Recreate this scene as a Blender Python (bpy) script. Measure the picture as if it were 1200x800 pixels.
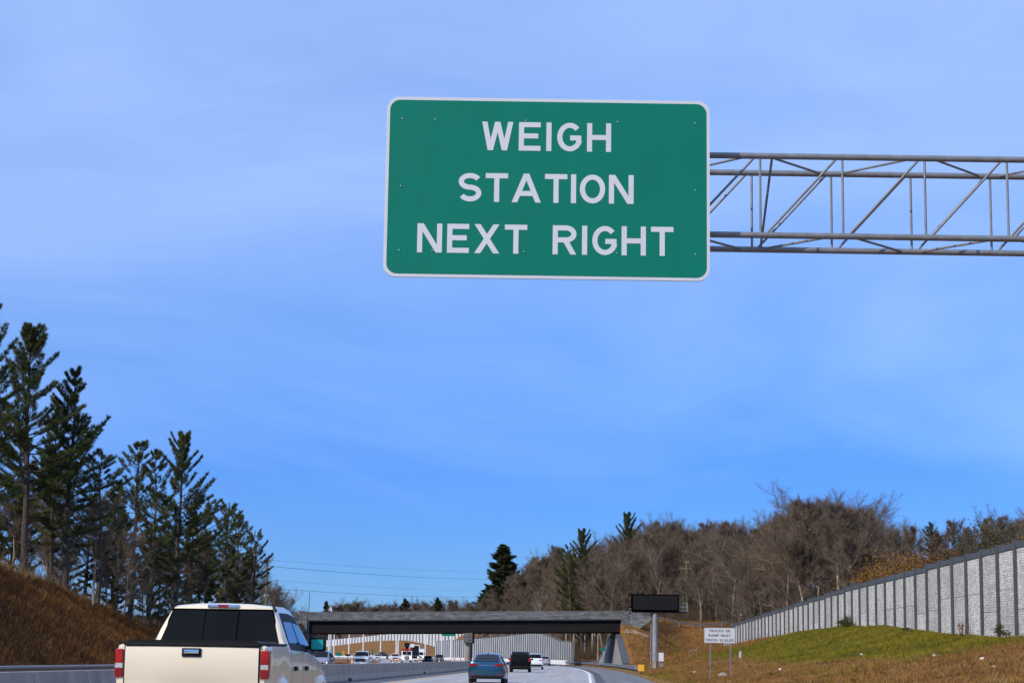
import bpy, bmesh, math, random
import numpy as np
from mathutils import Matrix, Vector

for _o in list(bpy.data.objects):
    bpy.data.objects.remove(_o)
SC = bpy.context.scene
COL = SC.collection
RNG = random.Random(7)
NP = np.random.default_rng(7)
PI = math.pi

# ------------------------------------------------------------------ camera
CAM_H, F_PX, PITCH, ROLL = 1.3, 2250.0, math.atan(369.5 / 2250.0), math.radians(0.85)
_r0, _u0 = Vector((1, 0, 0)), Vector((0, -math.sin(PITCH), math.cos(PITCH)))
C_F = Vector((0, math.cos(PITCH), math.sin(PITCH)))
C_R = _r0 * math.cos(ROLL) + _u0 * math.sin(ROLL)
C_U = _u0 * math.cos(ROLL) - _r0 * math.sin(ROLL)
cd = bpy.data.cameras.new('camera')
cd.lens, cd.sensor_width, cd.clip_start, cd.clip_end = F_PX / 1200 * 36, 36, 0.1, 20000
cam = bpy.data.objects.new('camera', cd)
COL.objects.link(cam)
M3 = Matrix((C_R, C_U, -C_F)).transposed()
cam.matrix_world = Matrix.Translation((0, 0, CAM_H)) @ M3.to_4x4()
SC.camera = cam


def at(px, py, Y):
    """survey point seen at (px, py) of the 1200x800 photograph, at distance Y along the road"""
    d = C_R * ((px - 600) / F_PX) + C_U * ((400 - py) / F_PX) + C_F
    return Vector((d.x * Y / d.y, Y, CAM_H + d.z * Y / d.y))


# ------------------------------------------------------------------ light
SUN_EL, SUN_AZ = math.radians(36), math.radians(-134)      # azimuth clockwise from +Y
sun_dir = Vector((math.sin(SUN_AZ) * math.cos(SUN_EL), math.cos(SUN_AZ) * math.cos(SUN_EL), math.sin(SUN_EL)))
sl = bpy.data.lights.new('sun', 'SUN')
sl.energy, sl.angle, sl.color = 3.9, math.radians(0.6), (1.0, 0.93, 0.82)
so = bpy.data.objects.new('sun', sl)
COL.objects.link(so)
so.rotation_euler = sun_dir.to_track_quat('Z', 'Y').to_euler()

W = bpy.data.worlds.new('World')
SC.world = W
W.use_nodes = True
wt = W.node_tree
wt.nodes.clear()
def wn(t, **k):
    n = wt.nodes.new(t)
    for a, b in k.items():
        setattr(n, a, b)
    return n
sky = wn('ShaderNodeTexSky', sky_type='NISHITA', sun_disc=False, sun_elevation=SUN_EL, sun_rotation=SUN_AZ,
         altitude=0, air_density=1.0, dust_density=0.0, ozone_density=4.0)
tint = wn('ShaderNodeMix', data_type='RGBA', blend_type='MULTIPLY')
tint.inputs[0].default_value = 1.0
# the air near the ground stays a clear deep blue that day: tone the horizon glow down, all the way round
geo = wn('ShaderNodeNewGeometry')
sxyz = wn('ShaderNodeSeparateXYZ')
elev = wn('ShaderNodeMath', operation='ABSOLUTE')
grad = wn('ShaderNodeValToRGB')
grad.color_ramp.elements[0].position, grad.color_ramp.elements[0].color = 0.0, (0.235, 0.455, 0.97, 1)
grad.color_ramp.elements[1].position, grad.color_ramp.elements[1].color = 0.60, (0.95, 1.05, 1.25, 1)
_e = grad.color_ramp.elements.new(0.04); _e.color = (0.24, 0.465, 0.99, 1)
_e = grad.color_ramp.elements.new(0.09); _e.color = (0.175, 0.445, 1.06, 1)
_e = grad.color_ramp.elements.new(0.155); _e.color = (0.36, 0.64, 1.13, 1)
_e = grad.color_ramp.elements.new(0.30); _e.color = (0.72, 0.95, 1.32, 1)
wt.links.new(geo.outputs['Incoming'], sxyz.inputs[0])
wt.links.new(sxyz.outputs[2], elev.inputs[0])
wavy = wn('ShaderNodeMath', operation='MULTIPLY_ADD')
wavy.inputs[1].default_value = 0.10
wsub = wn('ShaderNodeMath', operation='SUBTRACT')
wsub.inputs[1].default_value = 0.05
wt.links.new(elev.outputs[0], wavy.inputs[2])
wt.links.new(wavy.outputs[0], wsub.inputs[0])
wt.links.new(wsub.outputs[0], grad.inputs[0])
wt.links.new(grad.outputs[0], tint.inputs[7])
tc = wn('ShaderNodeTexCoord')
mp = wn('ShaderNodeMapping')
mp.inputs['Scale'].default_value = (1.3, 1.3, 4.2)
mp.inputs['Rotation'].default_value = (0.0, math.radians(7), 0.0)
ns = wn('ShaderNodeTexNoise')
ns.inputs['Scale'].default_value = 1.7
ns.inputs['Detail'].default_value = 7
ns.inputs['Roughness'].default_value = 0.55
ns.inputs['Distortion'].default_value = 0.6
cr = wn('ShaderNodeMapRange')
cr.inputs['From Min'].default_value = 0.42
cr.inputs['From Max'].default_value = 0.68
cr.inputs['To Max'].default_value = 0.34
veil = wn('ShaderNodeMapRange')        # thin high cloud thickening overhead
veil.inputs['From Min'].default_value = 0.05
veil.inputs['From Max'].default_value = 0.50
veil.inputs['To Min'].default_value = 0.0
veil.inputs['To Max'].default_value = 0.78
wt.links.new(elev.outputs[0], veil.inputs['Value'])
vsum = wn('ShaderNodeMath', operation='ADD', use_clamp=True)
cl = wn('ShaderNodeMix', data_type='RGBA')
cl.inputs[7].default_value = (3.75, 5.35, 9.4, 1)
bg = wn('ShaderNodeBackground')
bg.inputs['Strength'].default_value = 0.125
wo = wn('ShaderNodeOutputWorld')
L = wt.links.new
L(sky.outputs[0], tint.inputs[6])
L(tc.outputs['Generated'], mp.inputs['Vector'])
L(mp.outputs[0], ns.inputs['Vector'])
L(ns.outputs['Fac'], cr.inputs['Value'])
L(ns.outputs['Fac'], wavy.inputs[0])
L(cr.outputs[0], vsum.inputs[0])
L(veil.outputs[0], vsum.inputs[1])
L(vsum.outputs[0], cl.inputs[0])
L(tint.outputs[2], cl.inputs[6])
L(cl.outputs[2], bg.inputs['Color'])
L(bg.outputs[0], wo.inputs['Surface'])
SC.view_settings.view_transform = 'Standard'
SC.view_settings.look = 'None'
SC.view_settings.exposure = 0.0
SC.view_settings.gamma = 1.0
SC.render.resolution_x, SC.render.resolution_y = 1024, 682


# ------------------------------------------------------------------ helpers
class MB:
    """collects geometry, then links it as one mesh object"""
    def __init__(s):
        s.v, s.f = [], []

    def add(s, vs, fs):
        b = len(s.v)
        s.v.extend([tuple(v) for v in vs])
        s.f.extend([tuple(i + b for i in f) for f in fs])
        return s

    def box(s, c, d, m=None):
        x, y, z = d[0] / 2, d[1] / 2, d[2] / 2
        vs = [Vector((i, j, k)) for i in (-x, x) for j in (-y, y) for k in (-z, z)]
        if m is not None:
            vs = [m @ v for v in vs]
        vs = [v + Vector(c) for v in vs]
        return s.add(vs, [(0, 1, 3, 2), (4, 6, 7, 5), (0, 4, 5, 1), (2, 3, 7, 6), (0, 2, 6, 4), (1, 5, 7, 3)])

    def b2(s, lo, hi):
        lo, hi = Vector(lo), Vector(hi)
        return s.box((lo + hi) / 2, [abs(hi[i] - lo[i]) for i in range(3)])

    def tube(s, p, q, r, r2=None, n=8, cap=True):
        p, q = Vector(p), Vector(q)
        r2 = r if r2 is None else r2
        z = (q - p).normalized()
        a = z.orthogonal().normalized()
        b = z.cross(a)
        vs = []
        for i in range(n):
            t = 2 * PI * i / n
            o = a * math.cos(t) + b * math.sin(t)
            vs += [p + o * r, q + o * r2]
        fs = [(2 * i, 2 * ((i + 1) % n), 2 * ((i + 1) % n) + 1, 2 * i + 1) for i in range(n)]
        if cap:
            fs += [tuple(2 * i for i in reversed(range(n))), tuple(2 * i + 1 for i in range(n))]
        return s.add(vs, fs)

    def poly(s, pts, ext):
        """planar outline pts extruded by vector ext"""
        n = len(pts)
        e = Vector(ext)
        vs = [Vector(p) for p in pts] + [Vector(p) + e for p in pts]
        fs = [tuple(reversed(range(n))), tuple(range(n, 2 * n))]
        fs += [(i, (i + 1) % n, (i + 1) % n + n, i + n) for i in range(n)]
        return s.add(vs, fs)

    def lathe_x(s, prof, c, n=28):
        """prof = [(x, r)] turned round the x axis at c"""
        vs, fs = [], []
        m = len(prof)
        for i in range(n):
            t = 2 * PI * i / n
            for x, r in prof:
                vs.append((c[0] + x, c[1] + r * math.cos(t), c[2] + r * math.sin(t)))
        for i in range(n):
            j = (i + 1) % n
            for k in range(m - 1):
                fs.append((i * m + k, i * m + k + 1, j * m + k + 1, j * m + k))
        return s.add(vs, fs)

    def grid(s, P):
        h, w = len(P), len(P[0])
        return s.add([p for r in P for p in r],
                     [(i * w + j, i * w + j + 1, (i + 1) * w + j + 1, (i + 1) * w + j) for i in range(h - 1) for j in range(w - 1)])

    def build(s, name, mat, parent=None, smooth=None, bevel=None, loc=None):
        me = bpy.data.meshes.new(name)
        me.from_pydata([tuple(v) for v in s.v], [], s.f)
        bm = bmesh.new()
        bm.from_mesh(me)
        bmesh.ops.recalc_face_normals(bm, faces=bm.faces)
        if bevel:
            ed = [e for e in bm.edges if len(e.link_faces) == 2 and e.calc_face_angle(0) > 0.5]
            bmesh.ops.bevel(bm, geom=ed, offset=bevel, segments=2, affect='EDGES', profile=0.7)
        bm.to_mesh(me)
        bm.free()
        return link(name, me, mat, parent, smooth, loc)


def link(name, me, mat, parent=None, smooth=None, loc=None):
    if mat is not None:
        me.materials.append(mat)
    if smooth is not None:
        me.polygons.foreach_set('use_smooth', [True] * len(me.polygons))
        if smooth < 180:
            me.set_sharp_from_angle(angle=math.radians(smooth))
    o = bpy.data.objects.new(name, me)
    COL.objects.link(o)
    if parent is not None:
        o.parent = parent
    if loc is not None:
        o.location = loc
    return o


def raw(name, V, Fc, mat, parent=None, smooth=None):
    """numpy verts / faces (uniform size) to mesh"""
    me = bpy.data.meshes.new(name)
    V = np.asarray(V, dtype=np.float32)
    Fc = np.asarray(Fc, dtype=np.int32)
    me.vertices.add(len(V))
    me.vertices.foreach_set('co', V.ravel())
    k = Fc.shape[1]
    me.loops.add(Fc.size)
    me.loops.foreach_set('vertex_index', Fc.ravel())
    me.polygons.add(len(Fc))
    me.polygons.foreach_set('loop_start', np.arange(0, Fc.size, k, dtype=np.int32))
    me.update(calc_edges=True)
    return link(name, me, mat, parent, smooth)


def tag(o, label=None, cat=None, group=None, kind=None):
    if label: o['label'] = label
    if cat: o['category'] = cat
    if group: o['group'] = group
    if kind: o['kind'] = kind
    return o


def thing(name, label, cat, loc=(0, 0, 0), rz=0.0, group=None):
    o = bpy.data.objects.new(name, None)
    o.empty_display_size = 0.3
    COL.objects.link(o)
    o.location = loc
    o.rotation_euler = (0, 0, rz)
    return tag(o, label, cat, group)


def kids(o):
    return [c for c in COL.objects if c.parent is o]


def dup(root, children, loc, rz=0.0, scale=None, label=None, group=None):
    r = root.copy()
    COL.objects.link(r)
    r.location = loc
    r.rotation_euler = (0, 0, rz)
    if scale is not None:
        r.scale = scale
    if label: r['label'] = label
    if group: r['group'] = group
    for ch in children:
        c = ch.copy()
        COL.objects.link(c)
        c.parent = r
    return r


# ------------------------------------------------------------------ materials
class NT:
    def __init__(s, name):
        s.m = bpy.data.materials.new(name)
        s.m.use_nodes = True
        s.t = s.m.node_tree
        s.b = s.t.nodes['Principled BSDF']

    def n(s, t, **k):
        n = s.t.nodes.new(t)
        ins = k.pop('ins', {})
        for a, b in k.items():
            setattr(n, a, b)
        for a, b in ins.items():
            n.inputs[a].default_value = b
        return n

    def l(s, a, b):
        s.t.links.new(a, b)

    def coord(s, out='Object', scale=(1, 1, 1), rnd=False):
        c = s.n('ShaderNodeTexCoord')
        m = s.n('ShaderNodeMapping', ins={'Scale': scale})
        s.l(c.outputs[out], m.inputs['Vector'])
        if rnd:
            oi = s.n('ShaderNodeObjectInfo')
            mm = s.n('ShaderNodeMath', operation='MULTIPLY', ins={1: 57.0})
            s.l(oi.outputs['Random'], mm.inputs[0])
            s.l(mm.outputs[0], m.inputs['Location'])
        return m.outputs[0]

    def noise(s, vec, scale, detail=4, rough=0.55):
        n = s.n('ShaderNodeTexNoise', ins={'Scale': scale, 'Detail': detail, 'Roughness': rough})
        s.l(vec, n.inputs['Vector'])
        return n.outputs['Fac']

    def ramp(s, fac, stops):
        r = s.n('ShaderNodeValToRGB')
        e = r.color_ramp.elements
        while len(e) < len(stops):
            e.new(0.5)
        for x, (p, c) in zip(e, stops):
            x.position, x.color = p, (*c, 1)
        s.l(fac, r.inputs[0])
        return r.outputs[0]

    def mix(s, fac, a, b, mode='MIX'):
        m = s.n('ShaderNodeMix', data_type='RGBA', blend_type=mode)
        for i, x in ((0, fac), (6, a), (7, b)):
            if hasattr(x, 'is_output'):
                s.l(x, m.inputs[i])
            else:
                m.inputs[i].default_value = (*x, 1) if isinstance(x, tuple) else x
        return m.outputs[2]

    def bump(s, h, strength=0.3, dist=0.02):
        b = s.n('ShaderNodeBump', ins={'Strength': strength, 'Distance': dist})
        s.l(h, b.inputs['Height'])
        s.l(b.outputs[0], s.b.inputs['Normal'])

    def set(s, **k):
        for a, b in k.items():
            s.b.inputs[a.replace('_', ' ')].default_value = (*b, 1) if isinstance(b, tuple) else b
        return s


def mottled(name, c, var=0.25, scale=3.0, rough=0.6, metal=0.0, bump=0.0, fine=40.0, coat=0.0, spec=0.5, out='Object', rnd=False):
    t = NT(name)
    v = t.coord(out, rnd=rnd)
    f = t.noise(v, scale, 5)
    lo = tuple(x * (1 - var) for x in c)
    hi = tuple(min(1, x * (1 + var)) for x in c)
    t.l(t.ramp(f, [(0.3, lo), (0.7, hi)]), t.b.inputs['Base Color'])
    t.set(Roughness=rough, Metallic=metal, Coat_Weight=coat, Coat_Roughness=0.06)
    t.b.inputs['Specular IOR Level'].default_value = spec
    if bump:
        t.bump(t.noise(v, fine, 4), bump, 0.02)
    return t.m


def emis(name, c, strength, base=(0.5, 0.5, 0.5)):
    t = NT(name)
    t.set(Base_Color=base, Roughness=0.2)
    t.b.inputs['Emission Color'].default_value = (*c, 1)
    t.b.inputs['Emission Strength'].default_value = strength
    return t.m


def foliage(name, lo, hi, rough=0.7, scale=0.6):
    t = NT(name)
    g = t.n('ShaderNodeNewGeometry')
    f = t.noise(g.outputs['Position'], scale, 3)
    f2 = t.noise(g.outputs['Position'], scale * 9, 2)
    ad = t.n('ShaderNodeMath', operation='ADD')
    t.l(f, ad.inputs[0]); t.l(f2, ad.inputs[1])
    hf = t.n('ShaderNodeMath', operation='MULTIPLY', ins={1: 0.5})
    t.l(ad.outputs[0], hf.inputs[0])
    t.l(t.ramp(hf.outputs[0], [(0.36, lo), (0.64, hi)]), t.b.inputs['Base Color'])
    t.set(Roughness=rough)
    t.b.inputs['Specular IOR Level'].default_value = 0.25
    return t.m


M = {}
def sign_sheet():
    t = NT('green_sheeting')
    f = t.noise(t.coord('Object', (3.2, 1, 0.35)), 1.6, 4)
    g = t.noise(t.coord('Object'), 1.1, 3)
    c = t.mix(f, (0.0008, 0.150, 0.098), (0.0012, 0.172, 0.112))
    c = t.mix(t.ramp(g, [(0.45, (0, 0, 0)), (0.8, (0.5, 0.5, 0.5))]), c, (0.002, 0.140, 0.093))
    t.l(c, t.b.inputs['Base Color'])
    t.set(Roughness=0.55)
    t.b.inputs['Specular IOR Level'].default_value = 0.15
    return t.m
M['green_sign'] = sign_sheet()
M['white_sheet'] = mottled('white_sheeting', (0.56, 0.56, 0.57), 0.03, 2.0, 0.5)
M['sign_back'] = mottled('aluminium_back', (0.4, 0.4, 0.41), 0.1, 4, 0.45, 0.6)
M['galv'] = mottled('galvanised_steel', (0.20, 0.20, 0.20), 0.16, 7, 0.5, 0.35, 0.1, 25)
M['galv_dull'] = mottled('weathered_galvanised_steel', (0.27, 0.28, 0.30), 0.3, 2, 0.55, 0.4)
M['bolt'] = mottled('bolt_steel', (0.55, 0.55, 0.55), 0.1, 20, 0.4, 0.7)
M['black'] = mottled('black_plastic', (0.007, 0.0065, 0.0065), 0.2, 6, 0.6, spec=0.2)
M['black_matte'] = mottled('black_board', (0.0012, 0.0012, 0.0012), 0.2, 2, 0.9, spec=0.0)
M['rubber'] = mottled('tyre_rubber', (0.015, 0.015, 0.016), 0.25, 9, 0.8)
M['chrome'] = mottled('chrome', (0.7, 0.7, 0.72), 0.05, 5, 0.12, 1.0)
M['alloy'] = mottled('alloy_wheel', (0.35, 0.35, 0.36), 0.1, 5, 0.35, 0.8)
M['red_lens'] = mottled('red_lens', (0.33, 0.012, 0.007), 0.35, 14, 0.2, coat=0.15, spec=0.3)
M['dark_red_lens'] = mottled('dark_red_lens', (0.20, 0.008, 0.007), 0.25, 14, 0.2, coat=0.15, spec=0.3)
M['clear_lens'] = mottled('clear_lens', (0.40, 0.39, 0.375), 0.3, 25, 0.15, coat=0.6)
M['amber'] = mottled('orange_plastic', (0.75, 0.22, 0.015), 0.1, 6, 0.45)
M['yellow'] = mottled('yellow_sheeting', (0.80, 0.40, 0.02), 0.06, 6, 0.45)
M['glass_dark'] = mottled('tinted_glass', (0.006, 0.006, 0.006), 0.2, 3, 0.08, spec=0.14)
M['glass_side'] = mottled('side_glass', (0.008, 0.009, 0.010), 0.2, 3, 0.03, spec=0.5)
M['mirror_face'] = mottled('painted_teal_reflection', (0.02, 0.42, 0.34), 0.1, 2, 0.25, 0.5)  # mirror glass with a teal reflection painted into its base colour
M['headlight_on'] = emis('lit_headlamp', (1, 0.82, 0.55), 4.0)
def paint(name, c, metal=0.0, rough=0.35):
    return mottled(name, c, 0.03, 1.5, rough, metal, coat=0.8)
M['cream'] = paint('cream_pearl_paint', (0.78, 0.66, 0.465))
M['blue_paint'] = paint('blue_metallic_paint', (0.014, 0.085, 0.145), 0.6, 0.25)
M['black_paint'] = mottled('black_paint', (0.003, 0.003, 0.003), 0.1, 2, 0.25, coat=0.0, spec=0.16)
M['white_paint'] = paint('white_paint', (0.74, 0.76, 0.78))
M['silver_paint'] = paint('silver_paint', (0.48, 0.50, 0.53), 0.4)
M['grey_paint'] = paint('mauve_grey_paint', (0.24, 0.235, 0.28), 0.3)
M['dgreen_paint'] = paint('dark_green_paint', (0.02, 0.035, 0.035))
M['navy_paint'] = paint('dark_navy_paint', (0.03, 0.035, 0.05))
M['wood_post'] = mottled('weathered_wood', (0.22, 0.15, 0.09), 0.3, 3, 0.85)
M['pole_wood'] = mottled('greenish_pole', (0.16, 0.17, 0.08), 0.3, 3, 0.85)
M['wire'] = mottled('wire', (0.03, 0.07, 0.09), 0.1, 3, 0.6)
M['white_pole'] = mottled('pale_pole', (0.62, 0.62, 0.60), 0.1, 3, 0.6)
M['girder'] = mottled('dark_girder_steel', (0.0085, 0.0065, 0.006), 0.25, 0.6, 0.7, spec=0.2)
M['deck'] = mottled('deck_concrete', (0.16, 0.16, 0.165), 0.2, 1, 0.9)
M['postgrey'] = mottled('dark_grey_post', (0.052, 0.06, 0.068), 0.2, 1.5, 0.85, bump=0.2, rnd=True)
M['coping'] = mottled('dark_coping', (0.06, 0.068, 0.076), 0.2, 1.5, 0.85, bump=0.2, rnd=True)
M['litter'] = mottled('white_litter', (0.75, 0.75, 0.74), 0.1, 8, 0.8)
M['rock'] = mottled('field_stone', (0.28, 0.24, 0.2), 0.3, 5, 0.9, bump=0.5)
M['riprap'] = mottled('pale_riprap', (0.30, 0.23, 0.155), 0.35, 1.0, 0.9, rnd=True)
M['pine_needles'] = foliage('pine_needles', (0.036, 0.046, 0.011), (0.108, 0.114, 0.030))
M['cedar'] = foliage('dense_evergreen_foliage', (0.024, 0.029, 0.009), (0.065, 0.068, 0.020))
M['pine_bark'] = mottled('pine_bark', (0.055, 0.040, 0.031), 0.4, 3, 0.95, bump=0.4, fine=12)
M['grey_bark'] = foliage('bare_bark', (0.16, 0.12, 0.082), (0.42, 0.34, 0.255), 0.9)
M['twig'] = foliage('bare_twigs', (0.082, 0.056, 0.036), (0.180, 0.130, 0.087), 0.9, 0.15)
M['undergrowth'] = foliage('undergrowth_stems', (0.045, 0.029, 0.018), (0.115, 0.074, 0.041), 0.95, 0.3)
M['orange_leaf'] = foliage('orange_leaves', (0.14, 0.055, 0.010), (0.36, 0.17, 0.02), 0.8)
M['rust_leaf'] = foliage('rust_leaves', (0.11, 0.042, 0.016), (0.22, 0.09, 0.03), 0.8)
M['bush_leaf'] = foliage('dark_bush_leaves', (0.018, 0.026, 0.008), (0.055, 0.06, 0.014), 0.8)
M['grass_green'] = foliage('green_grass', (0.066, 0.064, 0.004), (0.215, 0.178, 0.010), 0.9, 0.22)
M['grass_dry'] = foliage('dormant_grass', (0.105, 0.046, 0.012), (0.32, 0.168, 0.042), 0.9, 0.22)
M['grass_bank'] = foliage('tall_dry_grass', (0.052, 0.021, 0.006), (0.17, 0.074, 0.019), 0.95, 0.25)
M['grass_straw'] = foliage('straw_grass', (0.20, 0.12, 0.04), (0.36, 0.23, 0.08), 0.95, 0.3)


def ground_mat():
    t = NT('ground_cover')
    g = t.n('ShaderNodeNewGeometry')
    p = g.outputs['Position']
    a = t.n('ShaderNodeVertexColor', layer_name='cover')
    sp = t.n('ShaderNodeSeparateColor')
    t.l(a.outputs[0], sp.inputs[0])
    big, mid, fine = t.noise(p, 0.12, 5), t.noise(p, 0.9, 5), t.noise(p, 7.0, 4)
    dry = t.mix(fine, (0.12, 0.054, 0.014), (0.28, 0.145, 0.038))
    dry = t.mix(t.ramp(mid, [(0.42, (0, 0, 0)), (0.62, (1, 1, 1))]), dry, (0.16, 0.066, 0.018))
    grn = t.mix(fine, (0.07, 0.062, 0.005), (0.20, 0.15, 0.010))
    def thr(sock, n):
        ad = t.n('ShaderNodeMath', operation='ADD')
        t.l(sock, ad.inputs[0]); t.l(n, ad.inputs[1])
        return t.ramp(ad.outputs[0], [(0.72, (0, 0, 0)), (1.12, (1, 1, 1))])
    c = t.mix(thr(sp.outputs[0], mid), dry, grn)
    leaf = t.mix(fine, (0.05, 0.032, 0.02), (0.12, 0.075, 0.045))
    c = t.mix(sp.outputs[1], c, leaf)
    bank = t.mix(fine, (0.045, 0.018, 0.006), (0.12, 0.050, 0.014))
    c = t.mix(sp.outputs[2], c, bank)
    t.l(c, t.b.inputs['Base Color'])
    t.set(Roughness=0.95)
    t.b.inputs['Specular IOR Level'].default_value = 0.15
    t.bump(fine, 0.6, 0.08)
    return t.m


def road_mat(name, lo, hi, tracks=0.0, seam=False):
    """UV: u = metres across, v = metres along"""
    t = NT(name)
    uv = t.coord('UV')
    f1, f2 = t.noise(uv, 0.35, 6), t.noise(uv, 30.0, 3)
    st = t.n('ShaderNodeMapping', ins={'Scale': (1.3, 0.035, 1)})
    t.l(uv, st.inputs['Vector'])
    f3 = t.noise(st.outputs[0], 1.0, 5)
    c = t.ramp(f1, [(0.3, lo), (0.7, hi)])
    c = t.mix(t.ramp(f3, [(0.40, (0, 0, 0)), (0.62, (0.8, 0.8, 0.8))]), c, tuple(x * 0.72 for x in lo))
    c = t.mix(0.35, c, t.ramp(f2, [(0.3, tuple(x * 0.5 for x in lo)), (0.7, tuple(x * 1.5 for x in hi))]))
    if seam:
        sx = t.n('ShaderNodeSeparateXYZ')
        t.l(uv, sx.inputs[0])
        md = t.n('ShaderNodeMath', operation='PINGPONG', ins={1: 9.0})
        t.l(sx.outputs[1], md.inputs[0])
        lt = t.n('ShaderNodeMath', operation='LESS_THAN', ins={1: 0.05})
        t.l(md.outputs[0], lt.inputs[0])
        c = t.mix(lt.outputs[0], c, (0.05, 0.05, 0.05))
    t.l(c, t.b.inputs['Base Color'])
    t.set(Roughness=0.85)
    t.bump(f2, 0.25, 0.01)
    return t.m


def marking_mat(name, c):
    t = NT(name)
    uv = t.coord('UV')
    f = t.noise(uv, 14.0, 5, 0.7)
    t.l(t.mix(t.ramp(f, [(0.55, (0, 0, 0)), (0.72, (0.7, 0.7, 0.7))]), c, (0.16, 0.16, 0.16)), t.b.inputs['Base Color'])
    t.set(Roughness=0.8)
    return t.m


def stone_mat(name, lo, hi, mortar, bw, bh, bump=0.6, axes='XZ'):
    t = NT(name)
    c = t.n('ShaderNodeTexCoord')
    sx = t.n('ShaderNodeSeparateXYZ')
    t.l(c.outputs['Object'], sx.inputs[0])
    cb = t.n('ShaderNodeCombineXYZ')
    t.l(sx.outputs['XYZ'.index(axes[0])], cb.inputs[0])
    t.l(sx.outputs['XYZ'.index(axes[1])], cb.inputs[1])
    oi = t.n('ShaderNodeObjectInfo')
    mu = t.n('ShaderNodeMath', operation='MULTIPLY', ins={1: 43.0})
    t.l(oi.outputs['Random'], mu.inputs[0])
    t.l(mu.outputs[0], cb.inputs[2])
    ofs = t.n('ShaderNodeVectorMath', operation='ADD')
    t.l(cb.outputs[0], ofs.inputs[0])
    cm = t.n('ShaderNodeCombineXYZ')
    t.l(mu.outputs[0], cm.inputs[0]); t.l(mu.outputs[0], cm.inputs[1])
    t.l(cm.outputs[0], ofs.inputs[1])
    wob = t.n('ShaderNodeTexNoise', ins={'Scale': 3.0, 'Detail': 2})
    t.l(ofs.outputs[0], wob.inputs['Vector'])
    wv = t.n('ShaderNodeVectorMath', operation='SCALE', ins={'Scale': 0.20})
    t.l(wob.outputs['Color'], wv.inputs[0])
    av = t.n('ShaderNodeVectorMath', operation='ADD')
    t.l(ofs.outputs[0], av.inputs[0]); t.l(wv.outputs[0], av.inputs[1])
    b = t.n('ShaderNodeTexBrick', offset=0.37, ins={'Scale': 1.0, 'Mortar Size': 0.018, 'Mortar Smooth': 0.4, 'Bias': 0.0,
            'Brick Width': bw, 'Row Height': bh, 'Color1': (*lo, 1), 'Color2': (*hi, 1), 'Mortar': (*mortar, 1)})
    t.l(av.outputs[0], b.inputs['Vector'])
    n1 = t.noise(ofs.outputs[0], 9.0, 4)
    n2 = t.noise(ofs.outputs[0], 0.5, 3)
    col = t.mix(0.35, b.outputs['Color'], t.ramp(n1, [(0.3, lo), (0.7, hi)]))
    col = t.mix(t.ramp(n2, [(0.45, (0, 0, 0)), (0.75, (0.35, 0.35, 0.35))]), col, tuple(x * 0.8 for x in lo))
    tone = t.n('ShaderNodeMapRange', ins={'To Min': 0.80, 'To Max': 1.10})
    t.l(oi.outputs['Random'], tone.inputs['Value'])
    tv = t.n('ShaderNodeCombineColor')
    for i_ in range(3):
        t.l(tone.outputs[0], tv.inputs[i_])
    col = t.mix(1.0, col, tv.outputs[0], 'MULTIPLY')
    # faint run-off streaks down the face
    smp = t.n('ShaderNodeMapping', ins={'Scale': (2.2, 0.12, 1)})
    t.l(ofs.outputs[0], smp.inputs['Vector'])
    col = t.mix(t.ramp(t.noise(smp.outputs[0], 1.0, 4), [(0.52, (0, 0, 0)), (0.75, (0.45, 0.45, 0.45))]), col, (0.16, 0.145, 0.125))
    t.l(col, t.b.inputs['Base Color'])
    t.set(Roughness=0.95)
    h = t.n('ShaderNodeMath', operation='MULTIPLY_ADD', ins={1: -1.2})
    t.l(b.outputs['Fac'], h.inputs[0]); t.l(n1, h.inputs[2])
    t.bump(h.outputs[0], bump, 0.05)
    return t.m


M['ground'] = ground_mat()
M['lane'] = road_mat('worn_pale_pavement', (0.30, 0.285, 0.27), (0.40, 0.385, 0.365), seam=True)
M['shoulder'] = road_mat('shoulder_asphalt', (0.125, 0.122, 0.122), (0.175, 0.17, 0.168))
M['inner_shoulder'] = road_mat('inner_shoulder_asphalt', (0.065, 0.065, 0.07), (0.10, 0.10, 0.105))
M['rumble'] = road_mat('rumble_asphalt', (0.05, 0.05, 0.053), (0.08, 0.08, 0.084))
M['oncoming'] = road_mat('oncoming_pavement', (0.25, 0.245, 0.24), (0.33, 0.32, 0.315))
M['white_line'] = marking_mat('white_road_paint', (0.72, 0.72, 0.72))
M['worn_line'] = marking_mat('worn_lane_paint', (0.50, 0.49, 0.47))
M['yellow_line'] = marking_mat('yellow_road_paint', (0.62, 0.36, 0.05))
M['barrier'] = mottled('barrier_concrete', (0.34, 0.29, 0.235), 0.22, 1.3, 0.9, bump=0.25, fine=30, rnd=True)
M['white_barrier'] = mottled('new_white_concrete', (0.66, 0.65, 0.63), 0.1, 0.8, 0.9)
M['abutment'] = mottled('abutment_concrete', (0.25, 0.24, 0.22), 0.2, 0.8, 0.9, bump=0.15)
M['stone_white'] = stone_mat('pale_stone_panel', (0.37, 0.345, 0.305), (0.84, 0.80, 0.725), (0.22, 0.205, 0.18), 0.36, 0.15, 0.9)
M['stone_bridge'] = stone_mat('grey_bridge_stone', (0.075, 0.077, 0.08), (0.29, 0.29, 0.29), (0.03, 0.03, 0.03), 0.85, 0.21, 1.0)
M['far_panel'] = mottled('far_wall_panel', (0.40, 0.40, 0.40), 0.2, 0.25, 0.9)
M['far_post'] = mottled('far_wall_post', (0.13, 0.135, 0.14), 0.2, 0.3, 0.9)
M['far_panel_white'] = mottled('far_wall_white_panel', (0.60, 0.60, 0.60), 0.15, 0.25, 0.9)


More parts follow.
